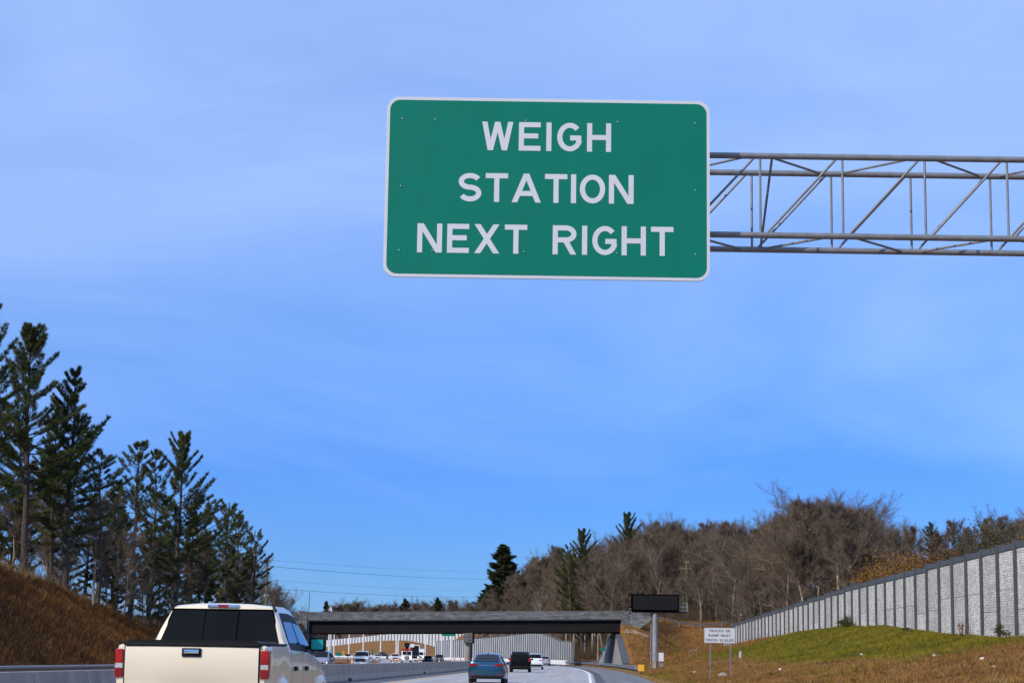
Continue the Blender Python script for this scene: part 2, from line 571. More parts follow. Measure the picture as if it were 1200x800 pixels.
# ------------------------------------------------------------------ terrain
def R(Y):
    """x of the right edge line of the road at distance Y"""
    Y = np.minimum(Y, 1300)
    return 0.2 + 0.041 * Y - np.maximum(0, Y - 150) ** 2 / 5800


def Rp(Y):
    return 0.041 - 2 * max(0, min(Y, 1300) - 150) / 5800


def sm(a, b, x):
    t = np.clip((x - a) / (b - a), 0, 1)
    return t * t * (3 - 2 * t)


def wall_x(Y):
    return 25.4 + 0.032 * Y


ZB_Y, ZB = [0, 109, 118, 137, 151, 176, 220, 260, 300, 330], [2.4, 2.9, 3.0, 3.6, 4.1, 4.7, 4.5, 3.9, 3.3, 3.0]


def wob(X, Y):
    return (np.sin(X * 0.41 + 1.3 * np.sin(Y * 0.11)) * np.sin(Y * 0.23 + 0.7 * np.sin(X * 0.3)) * 0.5
            + np.sin(X * 1.1 + Y * 0.57) * np.sin(Y * 0.83 - X * 0.4) * 0.25)


def G(o, Y):
    """height of the ground at o metres right of the edge line"""
    o, Y = np.asarray(o, float), np.asarray(Y, float)
    X = o + R(Y)
    ow = wall_x(Y) - R(Y)
    zb = np.interp(Y, ZB_Y, ZB)
    t = np.clip((o - 3.8) / (ow - 3.8), 0, 1)
    zr = zb * t ** 1.4 - 0.12 * np.exp(-((o - 5.3) / 1.0) ** 2) + sm(5, 9, o) * wob(X, Y) * 0.16
    zr = zr + sm(0, 25, o - ow) * 5 + sm(15, 110, o - ow) * 8
    zr = np.where(o < 10.1, zr * (1 - sm(280, 300, Y)), zr)
    Ys = Y - 22 * sm(12, 24, o)
    emb = np.interp(Ys, [270, 296, 318, 322], [0, 0.3, 5.6, 7.9])
    near = np.where(o > 10.1, np.maximum(zr, emb), zr)
    hill = (7.9 + sm(345, 470, Ys) * 9 + sm(520, 640, Y) * 6) * (1 - 0.9 * sm(768, 822, Y))
    steep = 0.45 + 0.4 * sm(480, 600, Y)
    far = np.maximum(np.minimum(hill, np.maximum(0, (o - 9) * steep)), np.where(o > 10.1, np.interp(Y, [342, 366], [7.9, 0]), 0))
    zR = np.where(Ys < 322, near, np.where((Ys < 342) & (o > 10.1), 7.9, far))
    # left of the road
    lo = -o
    Hb = np.clip(8.2 - 0.08 * (Y - 145), 3.2, 9.5)
    bank = -0.3 + (Hb + 0.3) * np.clip((lo - 35) / 11, 0, 1) + np.maximum(0, lo - 46) * 0.03 + sm(35, 38, lo) * wob(X, Y) * 0.45
    embl = np.where(lo > 41.9, np.interp(Y, [290, 318, 322], [0, 5.4, 7.2]), 0)
    nl = np.maximum(bank * (1 - sm(285, 310, Y) * (lo < 41.9)), embl)
    fl = np.where(lo > 41.9, np.interp(Y, [342, 368], [7.2, -0.3]), -0.3)
    fl = np.maximum(fl, -0.3 + sm(85, 200, lo) * 9 * (Y > 342))
    zl = np.where(Y < 322, nl, np.where((Y < 342) & (lo > 41.9), 7.2, fl))
    mid = np.where(lo > 17, -0.08 - 0.013 * (lo - 17), -0.03)
    z = np.where(o > 3.75, zR, np.where(lo > 34, zl, mid))
    # mound outside the bend, ridge behind
    z = z + np.where(o > 9, 6.6 * np.exp(-((o - 25) / 8.5) ** 2) * sm(820, 985, Y) * (1 - 0.6 * sm(1030, 1250, Y)), 0)
    z = z + np.where((o > 46) & (Y > 800), sm(48, 80, o) * sm(880, 1040, Y) * (1 - sm(1300, 1400, Y)) * 17, 0)
    z = z + sm(1330, 1520, Y) * 20 + sm(1600, 6000, Y) * 10
    return z


def gz(X, Y):
    return float(G(X - R(Y), Y))


oo = np.concatenate([[-4500, -2200, -1100, -600, -380, -260, -200, -160, -130, -110, -95, -85], np.arange(-75, -43, 2.0), [-42.2, -41.8],
                     np.arange(-41, -34, 1.0), [-34, -32, -25, -18, -17, -15, -12.7, -12.2, -6, 0, 3.7, 4.2], np.arange(5, 10, 0.8), [10.0, 10.3],
                     np.arange(11, 42, 1.0), np.arange(43, 120, 5.0), [140, 180, 250, 400, 800, 1600, 3200, 5000]])
yy = np.concatenate([np.arange(-60, 40, 4.0), np.arange(40, 400, 1.5), np.arange(400, 1320, 10.0), np.arange(1320, 1600, 20.0), [1700, 1900, 2300, 3000, 4000, 6000, 9000]])
OO, YY = np.meshgrid(oo, yy)
ZZ = G(OO, YY)
XX = OO + R(YY)
Vg = np.stack([XX, YY, ZZ], -1).reshape(-1, 3)
nw = len(oo)
ii, jj = np.meshgrid(np.arange(len(yy) - 1), np.arange(nw - 1), indexing='ij')
Fg = np.stack([ii * nw + jj, ii * nw + jj + 1, (ii + 1) * nw + jj + 1, (ii + 1) * nw + jj], -1).reshape(-1, 4)
ground = tag(raw('ground', Vg, Fg, M['ground'], smooth=180), kind='structure')


def green_amount(o, Y):
    ow = wall_x(Y) - R(Y)
    t = (o - 3.8) / (ow - 3.8)
    g = sm(0.20, 0.42, t - 0.36 + 0.20 * sm(95, 150, Y)) * sm(92, 112, Y) * (1 - sm(205, 245, Y)) * (t < 1.02)
    g2 = 0.55 * sm(250, 285, Y) * (1 - sm(318, 335, Y)) * sm(15, 20, o)
    verge = 0.35 * np.exp(-((o - 5.0) / 0.9) ** 2)
    return np.clip(g + g2 + verge, 0, 1) * (o > 3.75)


OWW = wall_x(YY) - R(YY)
cg = green_amount(OO, YY)
cleaf = np.where((OO > 3.75), np.maximum(sm(0.5, 4, OO - OWW), sm(340, 350, YY) * (OO > 10) * (YY < 760)), 0) + ((YY > 1310) | ((YY > 860) & (OO > 47))) * 1.0
cbank = ((OO < -34.5) & (YY < 345)) * 1.0
cov = np.stack([cg, np.clip(cleaf, 0, 1), cbank, np.ones_like(cg)], -1).reshape(-1, 4)
ca = ground.data.color_attributes.new('cover', 'FLOAT_COLOR', 'POINT')
ca.data.foreach_set('color', cov.astype(np.float32).ravel())


def strip(name, o0, o1, y0, y1, dz, mat, parent=None, step=5.0, base=None, rows=None):
    """a sheet following the road between two offsets, UV in metres"""
    ys = rows if rows is not None else np.arange(y0, y1 + step * 0.5, step)
    V, uv = [], []
    for y in ys:
        s = Rp(y)
        nx, ny = 1 / math.hypot(1, s), -s / math.hypot(1, s)
        for o in (o0, o1):
            z = (base(o, y) if base else 0.0) + dz
            V.append((R(y) + o * nx, y + 0 * ny, z))
            uv.append((o, y))
    n = len(ys)
    Fc = [(2 * i, 2 * i + 1, 2 * i + 3, 2 * i + 2) for i in range(n - 1)]
    o = raw(name, V, Fc, mat, parent)
    ul = o.data.uv_layers.new(name='UVMap')
    ul.data.foreach_set('uv', np.array([uv[i] for f in Fc for i in f], dtype=np.float32).ravel())
    return o


road = tag(strip('road', -10.1, 0.25, -60, 1300, 0.0, M['lane']), kind='structure')
sh = tag(strip('right_shoulder', 0.25, 3.7, -60, 1300, 0.0, M['shoulder']), kind='structure')
tag(strip('left_shoulder', -12.3, -10.1, -60, 1300, 0.0, M['inner_shoulder']), kind='structure')
strip('rumble_strip', 0.32, 0.82, -60, 700, 0.004, M['rumble'], sh)
strip('edge_line', -0.08, 0.08, -60, 900, 0.004, M['white_line'], road)
strip('yellow_line', -9.75, -9.58, -60, 900, 0.004, M['yellow_line'], road)
for off in (-3.5, -6.9):
    for k in range(30):
        y = -8 + k * 12.2
        strip('lane_dash', off - 0.07, off + 0.07, y, y + 3.05, 0.004, M['worn_line'], road, step=1.52)
# a ghost of old striping that drifts across the right lane
ghost = marking_mat('faded_old_striping', (0.36, 0.31, 0.20))
gV, gU = [], []
for y in np.arange(120, 262, 6.0):
    c = -1.2 - 1.6 * (260 - y) / 140
    for o in (c - 0.08, c + 0.08):
        gV.append((R(y) + o, y, 0.004)); gU.append((o, y))
gF = [(2 * i, 2 * i + 1, 2 * i + 3, 2 * i + 2) for i in range(len(gV) // 2 - 1)]
go = raw('faded_line', gV, gF, ghost, road)
go.data.uv_layers.new(name='UVMap').data.foreach_set('uv', np.array([gU[i] for f in gF for i in f], dtype=np.float32).ravel())
onc = lambda o, y: -0.08 - 0.013 * (-o - 17)
tag(strip('oncoming_road', -32.5, -18, -60, 1300, 0.012, M['oncoming'], base=onc), kind='structure')

# ------------------------------------------------------------------ median barrier, one piece per cast segment
PROF = [(-0.30, 0), (-0.30, 0.08), (-0.17, 0.32), (-0.10, 0.84), (0.10, 0.84), (0.17, 0.32), (0.30, 0.08), (0.30, 0)]
med = thing('median_barrier', 'long grey concrete barrier beside the left shoulder of the near carriageway', 'barrier')
SEG = 4.57
seg_me = None
for k in range(78):
    y = -8 + k * SEG
    ang = -math.atan(Rp(y))
    x = R(y) - 12.3
    if seg_me is None:
        o = MB().poly([(px, 0.012, pz) for px, pz in PROF], (0, SEG - 0.03, 0)).build('segment', M['barrier'], med, bevel=0.012)
        seg_me = o.data
    else:
        o = bpy.data.objects.new('segment', seg_me)
        COL.objects.link(o)
        o.parent = med
    o.location, o.rotation_euler = (x, y, 0.0), (0, 0, ang)
for y in (58.0, 96.5, 141.0):
    MB().b2((-0.62, -0.0, 0.002), (0.305, 1.3, 0.16)).build('drain_opening', M['black'], med, loc=(R(y) - 12.3, y, 0)).rotation_euler = (0, 0, -math.atan(Rp(y)))

# white barrier on the outside of the far bend
wb = thing('new_barrier', 'long white concrete barrier curving left beyond the bridge', 'barrier')
m = MB()
ys = np.arange(380, 1290, 6.0)
pr = [(-0.3, -0.1), (-0.12, 0.84), (0.12, 0.84), (0.3, -0.1)]
m.grid([[(R(y) + 5.0 + p[0], y, p[1] + 0.02) for p in pr] for y in ys])
m.build('barrier_run', M['white_barrier'], wb)
for (ym) in (380, ):
    MB().poly([(R(380) + 5 + p[0], 379.98, p[1] + 0.02) for p in pr], (0, -0.3, 0)).build('end_block', M['white_barrier'], wb)


# ------------------------------------------------------------------ guard rails
def wbeam(pts, thick=0.012, h=0.31):
    """corrugated rail swept along pts (top line)"""
    prof = [(0.0, 0), (0.05, -0.03), (0.05, -0.09), (-0.02, -0.135), (-0.02, -0.175), (0.05, -0.22), (0.05, -0.28), (0.0, -0.31)]
    rows = []
    for i, p in enumerate(pts):
        q = pts[min(i + 1, len(pts) - 1)] - pts[max(i - 1, 0)]
        n = Vector((q.y, -q.x, 0)).normalized()
        rows.append([p + n * a + Vector((0, 0, b)) for a, b in prof])
    return MB().grid(rows)


def guardrail(name, label, f, s0, s1, side, post_gap=3.8, rail_z=0.72):
    g = thing(name, label, 'guardrail')
    n = int((s1 - s0) / 3.8)
    pts = [Vector(f(s0 + i * 3.8)) + Vector((0, 0, rail_z)) for i in range(n + 1)]
    if side < 0:
        pts = pts[::-1]
    wbeam(pts).build('rail', M['galv'], g, smooth=50)
    pm = None
    for i in range(int((s1 - s0) / post_gap) + 1):
        p = Vector(f(s0 + i * post_gap))
        if pm is None:
            o = MB().b2((-0.07, -0.09, -0.4), (0.07, 0.09, 0.70)).build('post', M['galv_dull'] if side > 0 else M['wood_post'], g)
            pm = o.data
        else:
            o = bpy.data.objects.new('post', pm); COL.objects.link(o); o.parent = g
        o.location = p + Vector((-0.16 * side, 0, rail_z - 0.72 - (0.1 if side > 0 else 0)))
    return g


gr = guardrail('guardrail', 'steel guardrail along the right shoulder ending at a yellow marker', lambda s: (R(s) + 4.1, s, gz(R(s) + 4.1, s)), 166, 372, -1)
tm = MB().b2((-0.2, -0.1, 0.42), (0.2, 0.12, 0.76)).build('terminal', M['galv_dull'], gr, bevel=0.02, loc=(R(165) + 4.1, 165.3, 0))
mk = MB().b2((-0.26, -0.02, 0.30), (0.26, 0.02, 0.84)).build('end_marker', M['yellow'], gr, loc=(R(165) + 4.42, 165.05, 0))
guardrail('guardrail', 'steel guardrail in the median on the far left below the brown bank', lambda s: (R(s) - 17.2, s, gz(R(s) - 17.2, s)), 22, 108, 1, rail_z=0.92)
guardrail('guardrail', 'thin steel guardrail along the side road on top of the slope at right', lambda s: (s, 340 + (s - 22) * 0.16, gz(s, 340 + (s - 22) * 0.16)), 26.5, 60, 1, rail_z=0.85)


# ------------------------------------------------------------------ bridge
BS = 0.018
br = thing('overpass_bridge', 'stone faced bridge on dark steel girders crossing over the highway', 'bridge', (0, 320, 0))
BX0, BX1 = -33.4, 19.2
def bz(x, z):
    return z + BS * x
def slab(name, y0, y1, z0, z1, mat, x0=BX0, x1=BX1):
    return MB().poly([(x0, y0, bz(x0, z0)), (x1, y0, bz(x1, z0)), (x1, y0, bz(x1, z1)), (x0, y0, bz(x0, z1))], (0, y1 - y0, 0)).build(name, mat, br)
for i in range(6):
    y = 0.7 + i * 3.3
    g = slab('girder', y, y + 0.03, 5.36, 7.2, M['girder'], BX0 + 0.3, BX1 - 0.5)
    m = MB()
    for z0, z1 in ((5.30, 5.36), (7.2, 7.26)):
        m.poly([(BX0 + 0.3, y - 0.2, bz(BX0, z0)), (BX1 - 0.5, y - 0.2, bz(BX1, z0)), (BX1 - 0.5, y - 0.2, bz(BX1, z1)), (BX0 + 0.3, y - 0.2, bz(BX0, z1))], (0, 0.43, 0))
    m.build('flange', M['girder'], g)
slab('deck', 0.1, 19.4, 7.27, 7.62, M['deck'])
slab('parapet', -0.02, 0.30, 7.42, 8.68, M['stone_bridge'], BX0 - 3.0)
slab('parapet', 19.2, 19.52, 7.42, 8.68, M['stone_bridge'])
slab('parapet_coping', -0.06, 0.34, 8.683, 8.76, M['deck'], BX0 - 3.0)
# pier in the median
PX = -6.55
for k in range(3):
    y = 1.6 + k * 7.5
    MB().tube((PX, y, -0.1), (PX, y, 3.55), 0.46, n=20).build('pier_column', M['abutment'], br, smooth=40)
m = MB().b2((PX - 0.74, 0.55, 3.553), (PX + 0.74, 18.6, 5.2))
m.build('pier_cap', M['stone_bridge'], br, bevel=0.03)
# stone end blocks and wing walls
MB().b2((18.72, -0.10, 4.9), (19.95, 1.2, 9.08)).build('end_block', M['stone_bridge'], br)
MB().poly([(19.953, 0.0, 4.9), (23.6, 0.0, 7.6), (23.6, 0.0, 8.35), (19.953, 0.0, 8.6)], (0, 0.5, 0)).build('wing_wall', M['stone_bridge'], br)
MB().b2((-34.6, -0.10, -0.4), (-33.1, 1.2, 8.3)).build('end_block', M['stone_bridge'], br)
MB().poly([(-39.5, 0.0, 0), (-34.603, 0.0, 0), (-34.603, 0.0, 8.0), (-39.5, 0.0, 7.6)], (0, 0.5, 0)).build('wing_wall', M['stone_bridge'], br)
# abutments: sloping side walls with a dark coping, seen edge on
def abut(sign, xa, xb_near, xb_far):
    """wall along the highway: near foot, top, far foot"""
    P = [(xb_near, -21, -0.3), (xb_near, -21, 0.45), (xa, -1.5, 5.0), (xa, 20.5, 5.0), (xb_far, 45, 0.3), (xb_far, 45, -0.3)]
    MB().poly(P, (0.9 * sign, 0, 0)).build('abutment_wall', M['abutment'], br)
    for a, b in ((1, 2), (2, 3), (3, 4)):
        p, q = Vector(P[a]), Vector(P[b])
        d = Vector((0, 0, 0.42))
        MB().poly([p + Vector((-0.12 * sign, 0, -0.30)), q + Vector((-0.12 * sign, 0, -0.30)), q + d * 0.6 + Vector((-0.12 * sign, 0, 0)), p + d * 0.6 + Vector((-0.12 * sign, 0, 0))],
                  (1.1 * sign, 0, 0)).build('abutment_coping', M['coping'], br)
abut(1, 17.95, 17.9, 16.9)
abut(-1, -33.6, -33.4, -34.6)

rail = thing('bridge_railing', 'dark picket railing on top of the stone wing wall behind the message board', 'railing', (19.95, 320.3, 8.35))
for z in (0.32, 1.12):
    MB().b2((0.03, 0, z), (3.6, 0.05, z + 0.06)).build('rail', M['galv_dull'], rail)
for k in range(13):
    x = 0.1 + k * 0.28
    MB().b2((x, 0.002, 0.0), (x + 0.05, 0.045, 1.115)).build('picket', M['galv_dull'], rail)


# ------------------------------------------------------------------ sound wall on the right, one post / panels / coping per bay
sw = thing('sound_wall', 'tall pale stone panel noise wall with dark posts on the grassy slope at right', 'wall')
BAY = 4.57
wdir = Vector((0.032, 1, 0)).normalized()
wang = math.atan2(wdir.y, wdir.x)
TOPY, TOPZ = [60, 176, 178, 262, 300, 321], [8.2, 8.05, 8.0, 7.2, 6.75, 5.3]
pan = {}
def inst(name, key, mk_, mat, parent, loc, rz, scale=None, bevel=None):
    if key not in pan:
        o = mk_().build(name, mat, parent, bevel=bevel)
        pan[key] = o.data
    else:
        o = bpy.data.objects.new(name, pan[key]); COL.objects.link(o); o.parent = parent
    o.location, o.rotation_euler = loc, (0, 0, rz)
    if scale: o.scale = scale
    return o
y = 64.0
k = 0
tt_prev = None
while y < 319:
    p = Vector((wall_x(y), y, 0))
    zt = round(float(np.interp(y + BAY / 2, TOPY, TOPZ)) / 0.12) * 0.12
    ex = 0.22 if abs(y - 174) < 3 else 0.0
    inst('post', 'p', lambda: MB().b2((-0.23, -0.2, -7.0), (0.23, 0.2, 0.12)), M['postgrey'], sw, p + Vector((0, 0, max(zt, tt_prev or zt) + ex)), wang, bevel=0.02)
    tt_prev = zt
    j = (2.2, 2.9, 3.4)[RNG.randrange(3)]
    inst('panel', ('u', j), lambda: MB().b2((0.235, -0.07, -0.34 - j), (BAY - 0.235, 0.07, -0.34)), M['stone_white'], sw, p + Vector((0, 0, zt)), wang)
    inst('panel', ('l', j), lambda: MB().b2((0.235, -0.07 + 0.012, -6.6), (BAY - 0.235, 0.07, -0.365 - j)), M['stone_white'], sw, p + Vector((0, 0, zt)), wang)
    inst('coping', 'c', lambda: MB().b2((0.235, -0.13, -0.335), (BAY - 0.235, 0.13, 0.0)), M['coping'], sw, p + Vector((0, 0, zt)), wang, bevel=0.015)
    y += BAY * wdir.y
    k += 1
p = Vector((wall_x(y), y, 0))
inst('post', 'p', None, M['postgrey'], sw, p + Vector((0, 0, tt_prev)), wang)


def far_wall(label, off, y0, y1, gap, top, mp_, mq, pw, zbase):
    w_ = thing('far_sound_wall', label, 'wall')
    posts, panels = MB(), MB()
    y = y0
    i = 0
    while y < y1:
        yn = y + gap * math.cos(math.atan(Rp(y)))
        a, b = Vector((R(y) + off, y, 0)), Vector((R(yn) + off, yn, 0))
        zt = top(y)
        d = (b - a).normalized()
        n = Vector((d.y, -d.x, 0))
        zb_ = zbase(y)
        pa, pb = a + d * pw * 0.5, b - d * pw * 0.5
        panels.poly([pa + Vector((0, 0, zb_)), pb + Vector((0, 0, zb_)), pb + Vector((0, 0, zt - 0.2)), pa + Vector((0, 0, zt - 0.2))], n * 0.12)
        posts.poly([a - d * pw * 0.49 - n * 0.25, a + d * pw * 0.49 - n * 0.25, a + d * pw * 0.49 + n * 0.35, a - d * pw * 0.49 + n * 0.35], (0, 0, 0))
        posts.v[-8:] = [(q[0], q[1], zb_ if t < 4 else zt) for t, q in enumerate(posts.v[-8:])]
        y = yn
    tag(panels.build('panel', mp_, w_), kind='stuff')
    tag(posts.build('post', mq, w_), kind='stuff')
    return w_


far_wall('grey ribbed noise wall behind the blue and black cars under the bridge', 6.6, 388, 770, 6.1,
         lambda y: float(np.interp(y, [388, 415, 470, 500, 800], [4.6, 4.9, 7.2, 7.6, 7.2])), M['far_panel'], M['far_post'], 1.3, lambda y: -0.2)
far_wall('distant white noise wall with dark posts behind the brown grass mound', 44, 872, 1290, 8.0,
         lambda y: float(np.interp(y, [872, 1000, 1150, 1290], [15.5, 15.0, 12.6, 10.2])), M['far_panel_white'], M['far_post'], 2.0, lambda y: -1.0)


# ------------------------------------------------------------------ sign lettering, built from strokes in a unit-high box
T = 0.175
def arc(cx, cy, rx, ry, a0, a1, n=14):
    return [(cx + rx * math.cos(math.radians(a0 + (a1 - a0) * i / n)), cy + ry * math.sin(math.radians(a0 + (a1 - a0) * i / n))) for i in range(n + 1)]
h = T / 2
GLYPH = {   # width, list of ('P', polyline) or ('D', x0, y0, x1, y1): a diagonal with level ends
    'I': (T, [('P', [(h, 0), (h, 1)])]),
    'H': (.82, [('P', [(h, 0), (h, 1)]), ('P', [(.82 - h, 0), (.82 - h, 1)]), ('P', [(T, .5), (.82 - T, .5)])]),
    'E': (.74, [('P', [(h, 0), (h, 1)]), ('P', [(T, 1 - h), (.74, 1 - h)]), ('P', [(T, .52), (.66, .52)]), ('P', [(T, h), (.74, h)])]),
    'L': (.70, [('P', [(h, 0), (h, 1)]), ('P', [(T, h), (.70, h)])]),
    'T': (.76, [('P', [(0, 1 - h), (.76, 1 - h)]), ('P', [(.38, 0), (.38, 1 - T)])]),
    'N': (.84, [('P', [(h, 0), (h, 1)]), ('P', [(.84 - h, 0), (.84 - h, 1)]), ('D', h + .02, 1, .84 - h - .02, 0)]),
    'M': (1.0, [('P', [(h, 0), (h, 1)]), ('P', [(1 - h, 0), (1 - h, 1)]), ('D', h + .02, 1, .5, .25), ('D', 1 - h - .02, 1, .5, .25)]),
    'W': (1.06, [('D', h, 1, .29, 0), ('D', .29, 0, .53, 1), ('D', .53, 1, .77, 0), ('D', .77, 0, 1.06 - h, 1)]),
    'X': (.86, [('D', .11, 1, .75, 0), ('D', .11, 0, .75, 1)]),
    'A': (1.0, [('D', .10, 0, .5, 1), ('D', .90, 0, .5, 1), ('P', [(.26, .31), (.74, .31)])]),
    'K': (.84, [('P', [(h, 0), (h, 1)]), ('D', .16, .38, .70, 1), ('D', .34, .55, .72, 0)]),
    'O': (.86, [('P', arc(.43, .5, .43 - h, .5 - h, 0, 360, 28))]),
    'C': (.80, [('P', arc(.43, .5, .43 - h, .5 - h, 42, 318, 24))]),
    'G': (.82, [('P', arc(.43, .5, .43 - h, .5 - h, 42, 345, 26)), ('P', [(.44, .47), (.82, .47)]), ('P', [(.82 - h, .38), (.82 - h, .28)])]),
    'S': (.80, [('P', arc(.40, .7025, .30, .2025, 25, 262, 18) + arc(.40, .2975, .30, .2025, 82, -155, 18))]),
    'R': (.82, [('P', [(h, 0), (h, 1)]), ('P', [(T, 1 - h), (.48, 1 - h)] + arc(.48, .705, .235, .20, 90, -90, 10)[1:-1] + [(.48, .50), (T, .50)]), ('D', .46, .43, .70, 0)]),
    'P': (.80, [('P', [(h, 0), (h, 1)]), ('P', [(T, 1 - h), (.46, 1 - h)] + arc(.46, .705, .235, .20, 90, -90, 10)[1:-1] + [(.46, .50), (T, .50)])]),
    'U': (.82, [('P', [(h, 1), (h, .40)] + arc(.41, .40, .41 - h, .40 - h, 180, 360, 14)[1:-1] + [(.82 - h, .40), (.82 - h, 1)])]),
    'D': (.82, [('P', [(h, 0), (h, 1)])]),
    ' ': (.52, []),
}


def letter(mb, ch, x, z, s, y, lift=0.0006):
    """adds glyph ch facing -y with its lower left corner at (x, z), height s"""
    for n, g in enumerate(GLYPH[ch][1]):
        yy_ = y - lift * n
        if g[0] == 'D':
            _, x0, y0, x1, y1 = g
            L_ = math.hypot(x1 - x0, y1 - y0)
            w = T * L_ / abs(y1 - y0) / 2
            q = [(x0 - w, y0), (x0 + w, y0), (x1 + w, y1), (x1 - w, y1)]
            mb.add([(x + a * s, yy_, z + b * s) for a, b in q], [(0, 1, 2, 3)])
        else:
            P = [Vector(p) for p in g[1]]
            closed = (P[0] - P[-1]).length < 1e-6
            vs = []
            for i, p in enumerate(P):
                if closed:
                    a, b = P[i - 1] if i else P[-2], P[i + 1] if i < len(P) - 1 else P[1]
                else:
                    a, b = P[max(i - 1, 0)], P[min(i + 1, len(P) - 1)]
                d = (b - a).normalized()
                nn = Vector((-d.y, d.x))
                d1 = (P[i] - a).normalized() if (P[i] - a).length > 1e-9 else d
                c = max(0.6, abs(d1.dot(d)))
                vs += [p + nn * h / c, p - nn * h / c]
            mb.add([(x + v.x * s, yy_, z + v.y * s) for v in vs], [(2 * i, 2 * i + 1, 2 * i + 3, 2 * i + 2) for i in range(len(P) - 1)])


def text_width(tx, gap):
    return sum(GLYPH[c][0] for c in tx) + gap * (len(tx) - 1)


def write_line(tx, cx, z, s, y, gap, mat, parent):
    x = cx - text_width(tx, gap) * s / 2
    for c in tx:
        if c != ' ':
            mb = MB()
            letter(mb, c, x, z, s, y)
            mb.build('letter', mat, parent)
        x += (GLYPH[c][0] + gap) * s


def rrect(w, hh, r, y, n=8):
    P = []
    for cx, cz, a in ((w / 2 - r, hh / 2 - r, 0), (-w / 2 + r, hh / 2 - r, 90), (-w / 2 + r, -hh / 2 + r, 180), (w / 2 - r, -hh / 2 + r, 270)):
        for i in range(n + 1):
            t = math.radians(a + 90 * i / n)
            P.append((cx + r * math.cos(t), y, cz + r * math.sin(t)))
    return P


# ------------------------------------------------------------------ the overhead sign
SY = 25.6
c0 = at(641.5, 220.5, SY)
SWD = (at(832, 220, SY) - at(451.5, 220, SY)).x
SHT = (at(641, 116, SY) - at(641, 326.5, SY)).z
sg = thing('highway_sign', 'large green overhead sign reading weigh station next right', 'sign', c0)
MB().poly(rrect(SWD, SHT, 0.17, 0.0), (0, 0.05, 0)).build('border', M['white_sheet'], sg)
MB().poly(rrect(SWD - 0.088, SHT - 0.088, 0.14, -0.004), (0, 0.02, 0)).build('panel', M['green_sign'], sg)
LH = SHT * 0.160
for tx, fr in (('WEIGH', 0.214), ('STATION', 0.502), ('NEXT RIGHT', 0.786)):
    write_line(tx, -0.02, SHT * (0.5 - fr) - LH / 2, LH, -0.007, {'WEIGH': 0.195, 'STATION': 0.125}.get(tx, 0.17), M['white_sheet'], sg)
for bx in (-0.452, -0.35, -0.07, 0.215, 0.455):
    for bz_ in (0.375, 0.0, -0.355):
        if bz_ == 0 and abs(bx) < 0.4:
            continue
        MB().tube((bx * SWD, -0.018, bz_ * SHT), (bx * SWD, -0.003, bz_ * SHT), 0.009, n=8).build('bolt', M['bolt'], sg)
for k in range(5):
    x = (-0.42 + 0.21 * k) * SWD
    MB().b2((x - 0.04, 0.052, -SHT / 2 + 0.05), (x + 0.04, 0.16, SHT / 2 - 0.05)).build('bracket', M['sign_back'], sg)

# ------------------------------------------------------------------ cantilever truss that carries it
YN, YF = 26.1, 27.05
zt, zb_ = at(1000, 184.5, YN).z, at(1000, 277.2, YN).z
XR = 12.2
x0 = at(500, 200, YN).x
ga = thing('sign_gantry', 'galvanised tubular box truss arm holding up the big green sign', 'sign gantry', (XR, (YN + YF) / 2, 0))
base = Vector((XR, (YN + YF) / 2, 0))
def gt(name, p, q, r, n=10):
    return MB().tube(Vector(p) - base, Vector(q) - base, r, n=n).build(name, M['galv'], ga, smooth=60)
for yy_ in (YN, YF):
    for zz in (zt, zb_):
        gt('chord', (x0, yy_, zz), (XR, yy_, zz), 0.044, 14)
xv = [at(891 + 96.6 * k, 230, YN).x for k in range(-4, 10)]
xv = [x for x in xv if x0 < x < XR]
RW = 0.0175
for i, x in enumerate(xv):
    for yy_ in (YN, YF):
        gt('vertical_web', (x, yy_, zb_), (x, yy_, zt), RW)
        if i:
            gt('diagonal_web', (xv[i - 1] + 0.06, yy_, zb_), (x - 0.06, yy_, zt), RW)
    if i:
        a, b = (YN, YF) if i % 2 else (YF, YN)
        gt('lateral_web', (xv[i - 1] + 0.10, a, zt), (x - 0.14, b, zt), RW)
        a, b = b, a
        gt('lateral_web', (xv[i - 1] + 0.10, a, zb_), (x - 0.14, b, zb_), RW)
    if i % 4 == 0:
        gt('cross_web', (x + 0.17, YN, zt), (x + 0.12, YF, zb_), RW)
gz0 = gz(XR, (YN + YF) / 2)
gt('mast', (XR + 0.3, (YN + YF) / 2, gz0 + 0.3), (XR + 0.3, (YN + YF) / 2, zt + 0.4), 0.30, 24)
MB().tube((0.3, 0, gz0 - 0.5), (0.3, 0, gz0 + 0.3), 0.6, n=24).build('footing', M['abutment'], ga)
for zz in (zt, zb_):
    MB().b2((-0.35, -0.6, zz - 0.09), (0.0, 0.6, zz + 0.09)).build('mast_collar', M['galv_dull'], ga)

# ------------------------------------------------------------------ dark message board
VY = 200
vb = at(767.5, 775, VY)
vz = gz(vb.x, VY)
vm = thing('message_board', 'blank black electronic message board on a single steel post by the slope', 'message board', (vb.x, VY, vz))
A, B = at(740, 695.6, VY) - vm.location, at(795, 716, VY) - vm.location
MB().b2((A.x, -0.55, B.z), (B.x, 0.55, A.z)).build('cabinet', M['black_matte'], vm, bevel=0.03)
MB().b2((A.x + 0.12, -0.57, B.z + 0.12), (B.x - 0.12, -0.551, A.z - 0.12)).build('screen', M['black'], vm)
MB().tube((0, 0, -0.4), (0, 0, B.z - 0.01), 0.285, 0.27, n=20).build('post', M['galv_dull'], vm, smooth=40)
MB().tube((0.05, -0.315, 0.05), (0.05, -0.315, 0.75), 0.05, n=8).build('orange_band', M['amber'], vm)
MB().b2((A.x + 0.05, -0.35, B.z - 0.16), (B.x + 0.9, 0.35, B.z - 0.02)).build('catwalk', M['black'], vm)
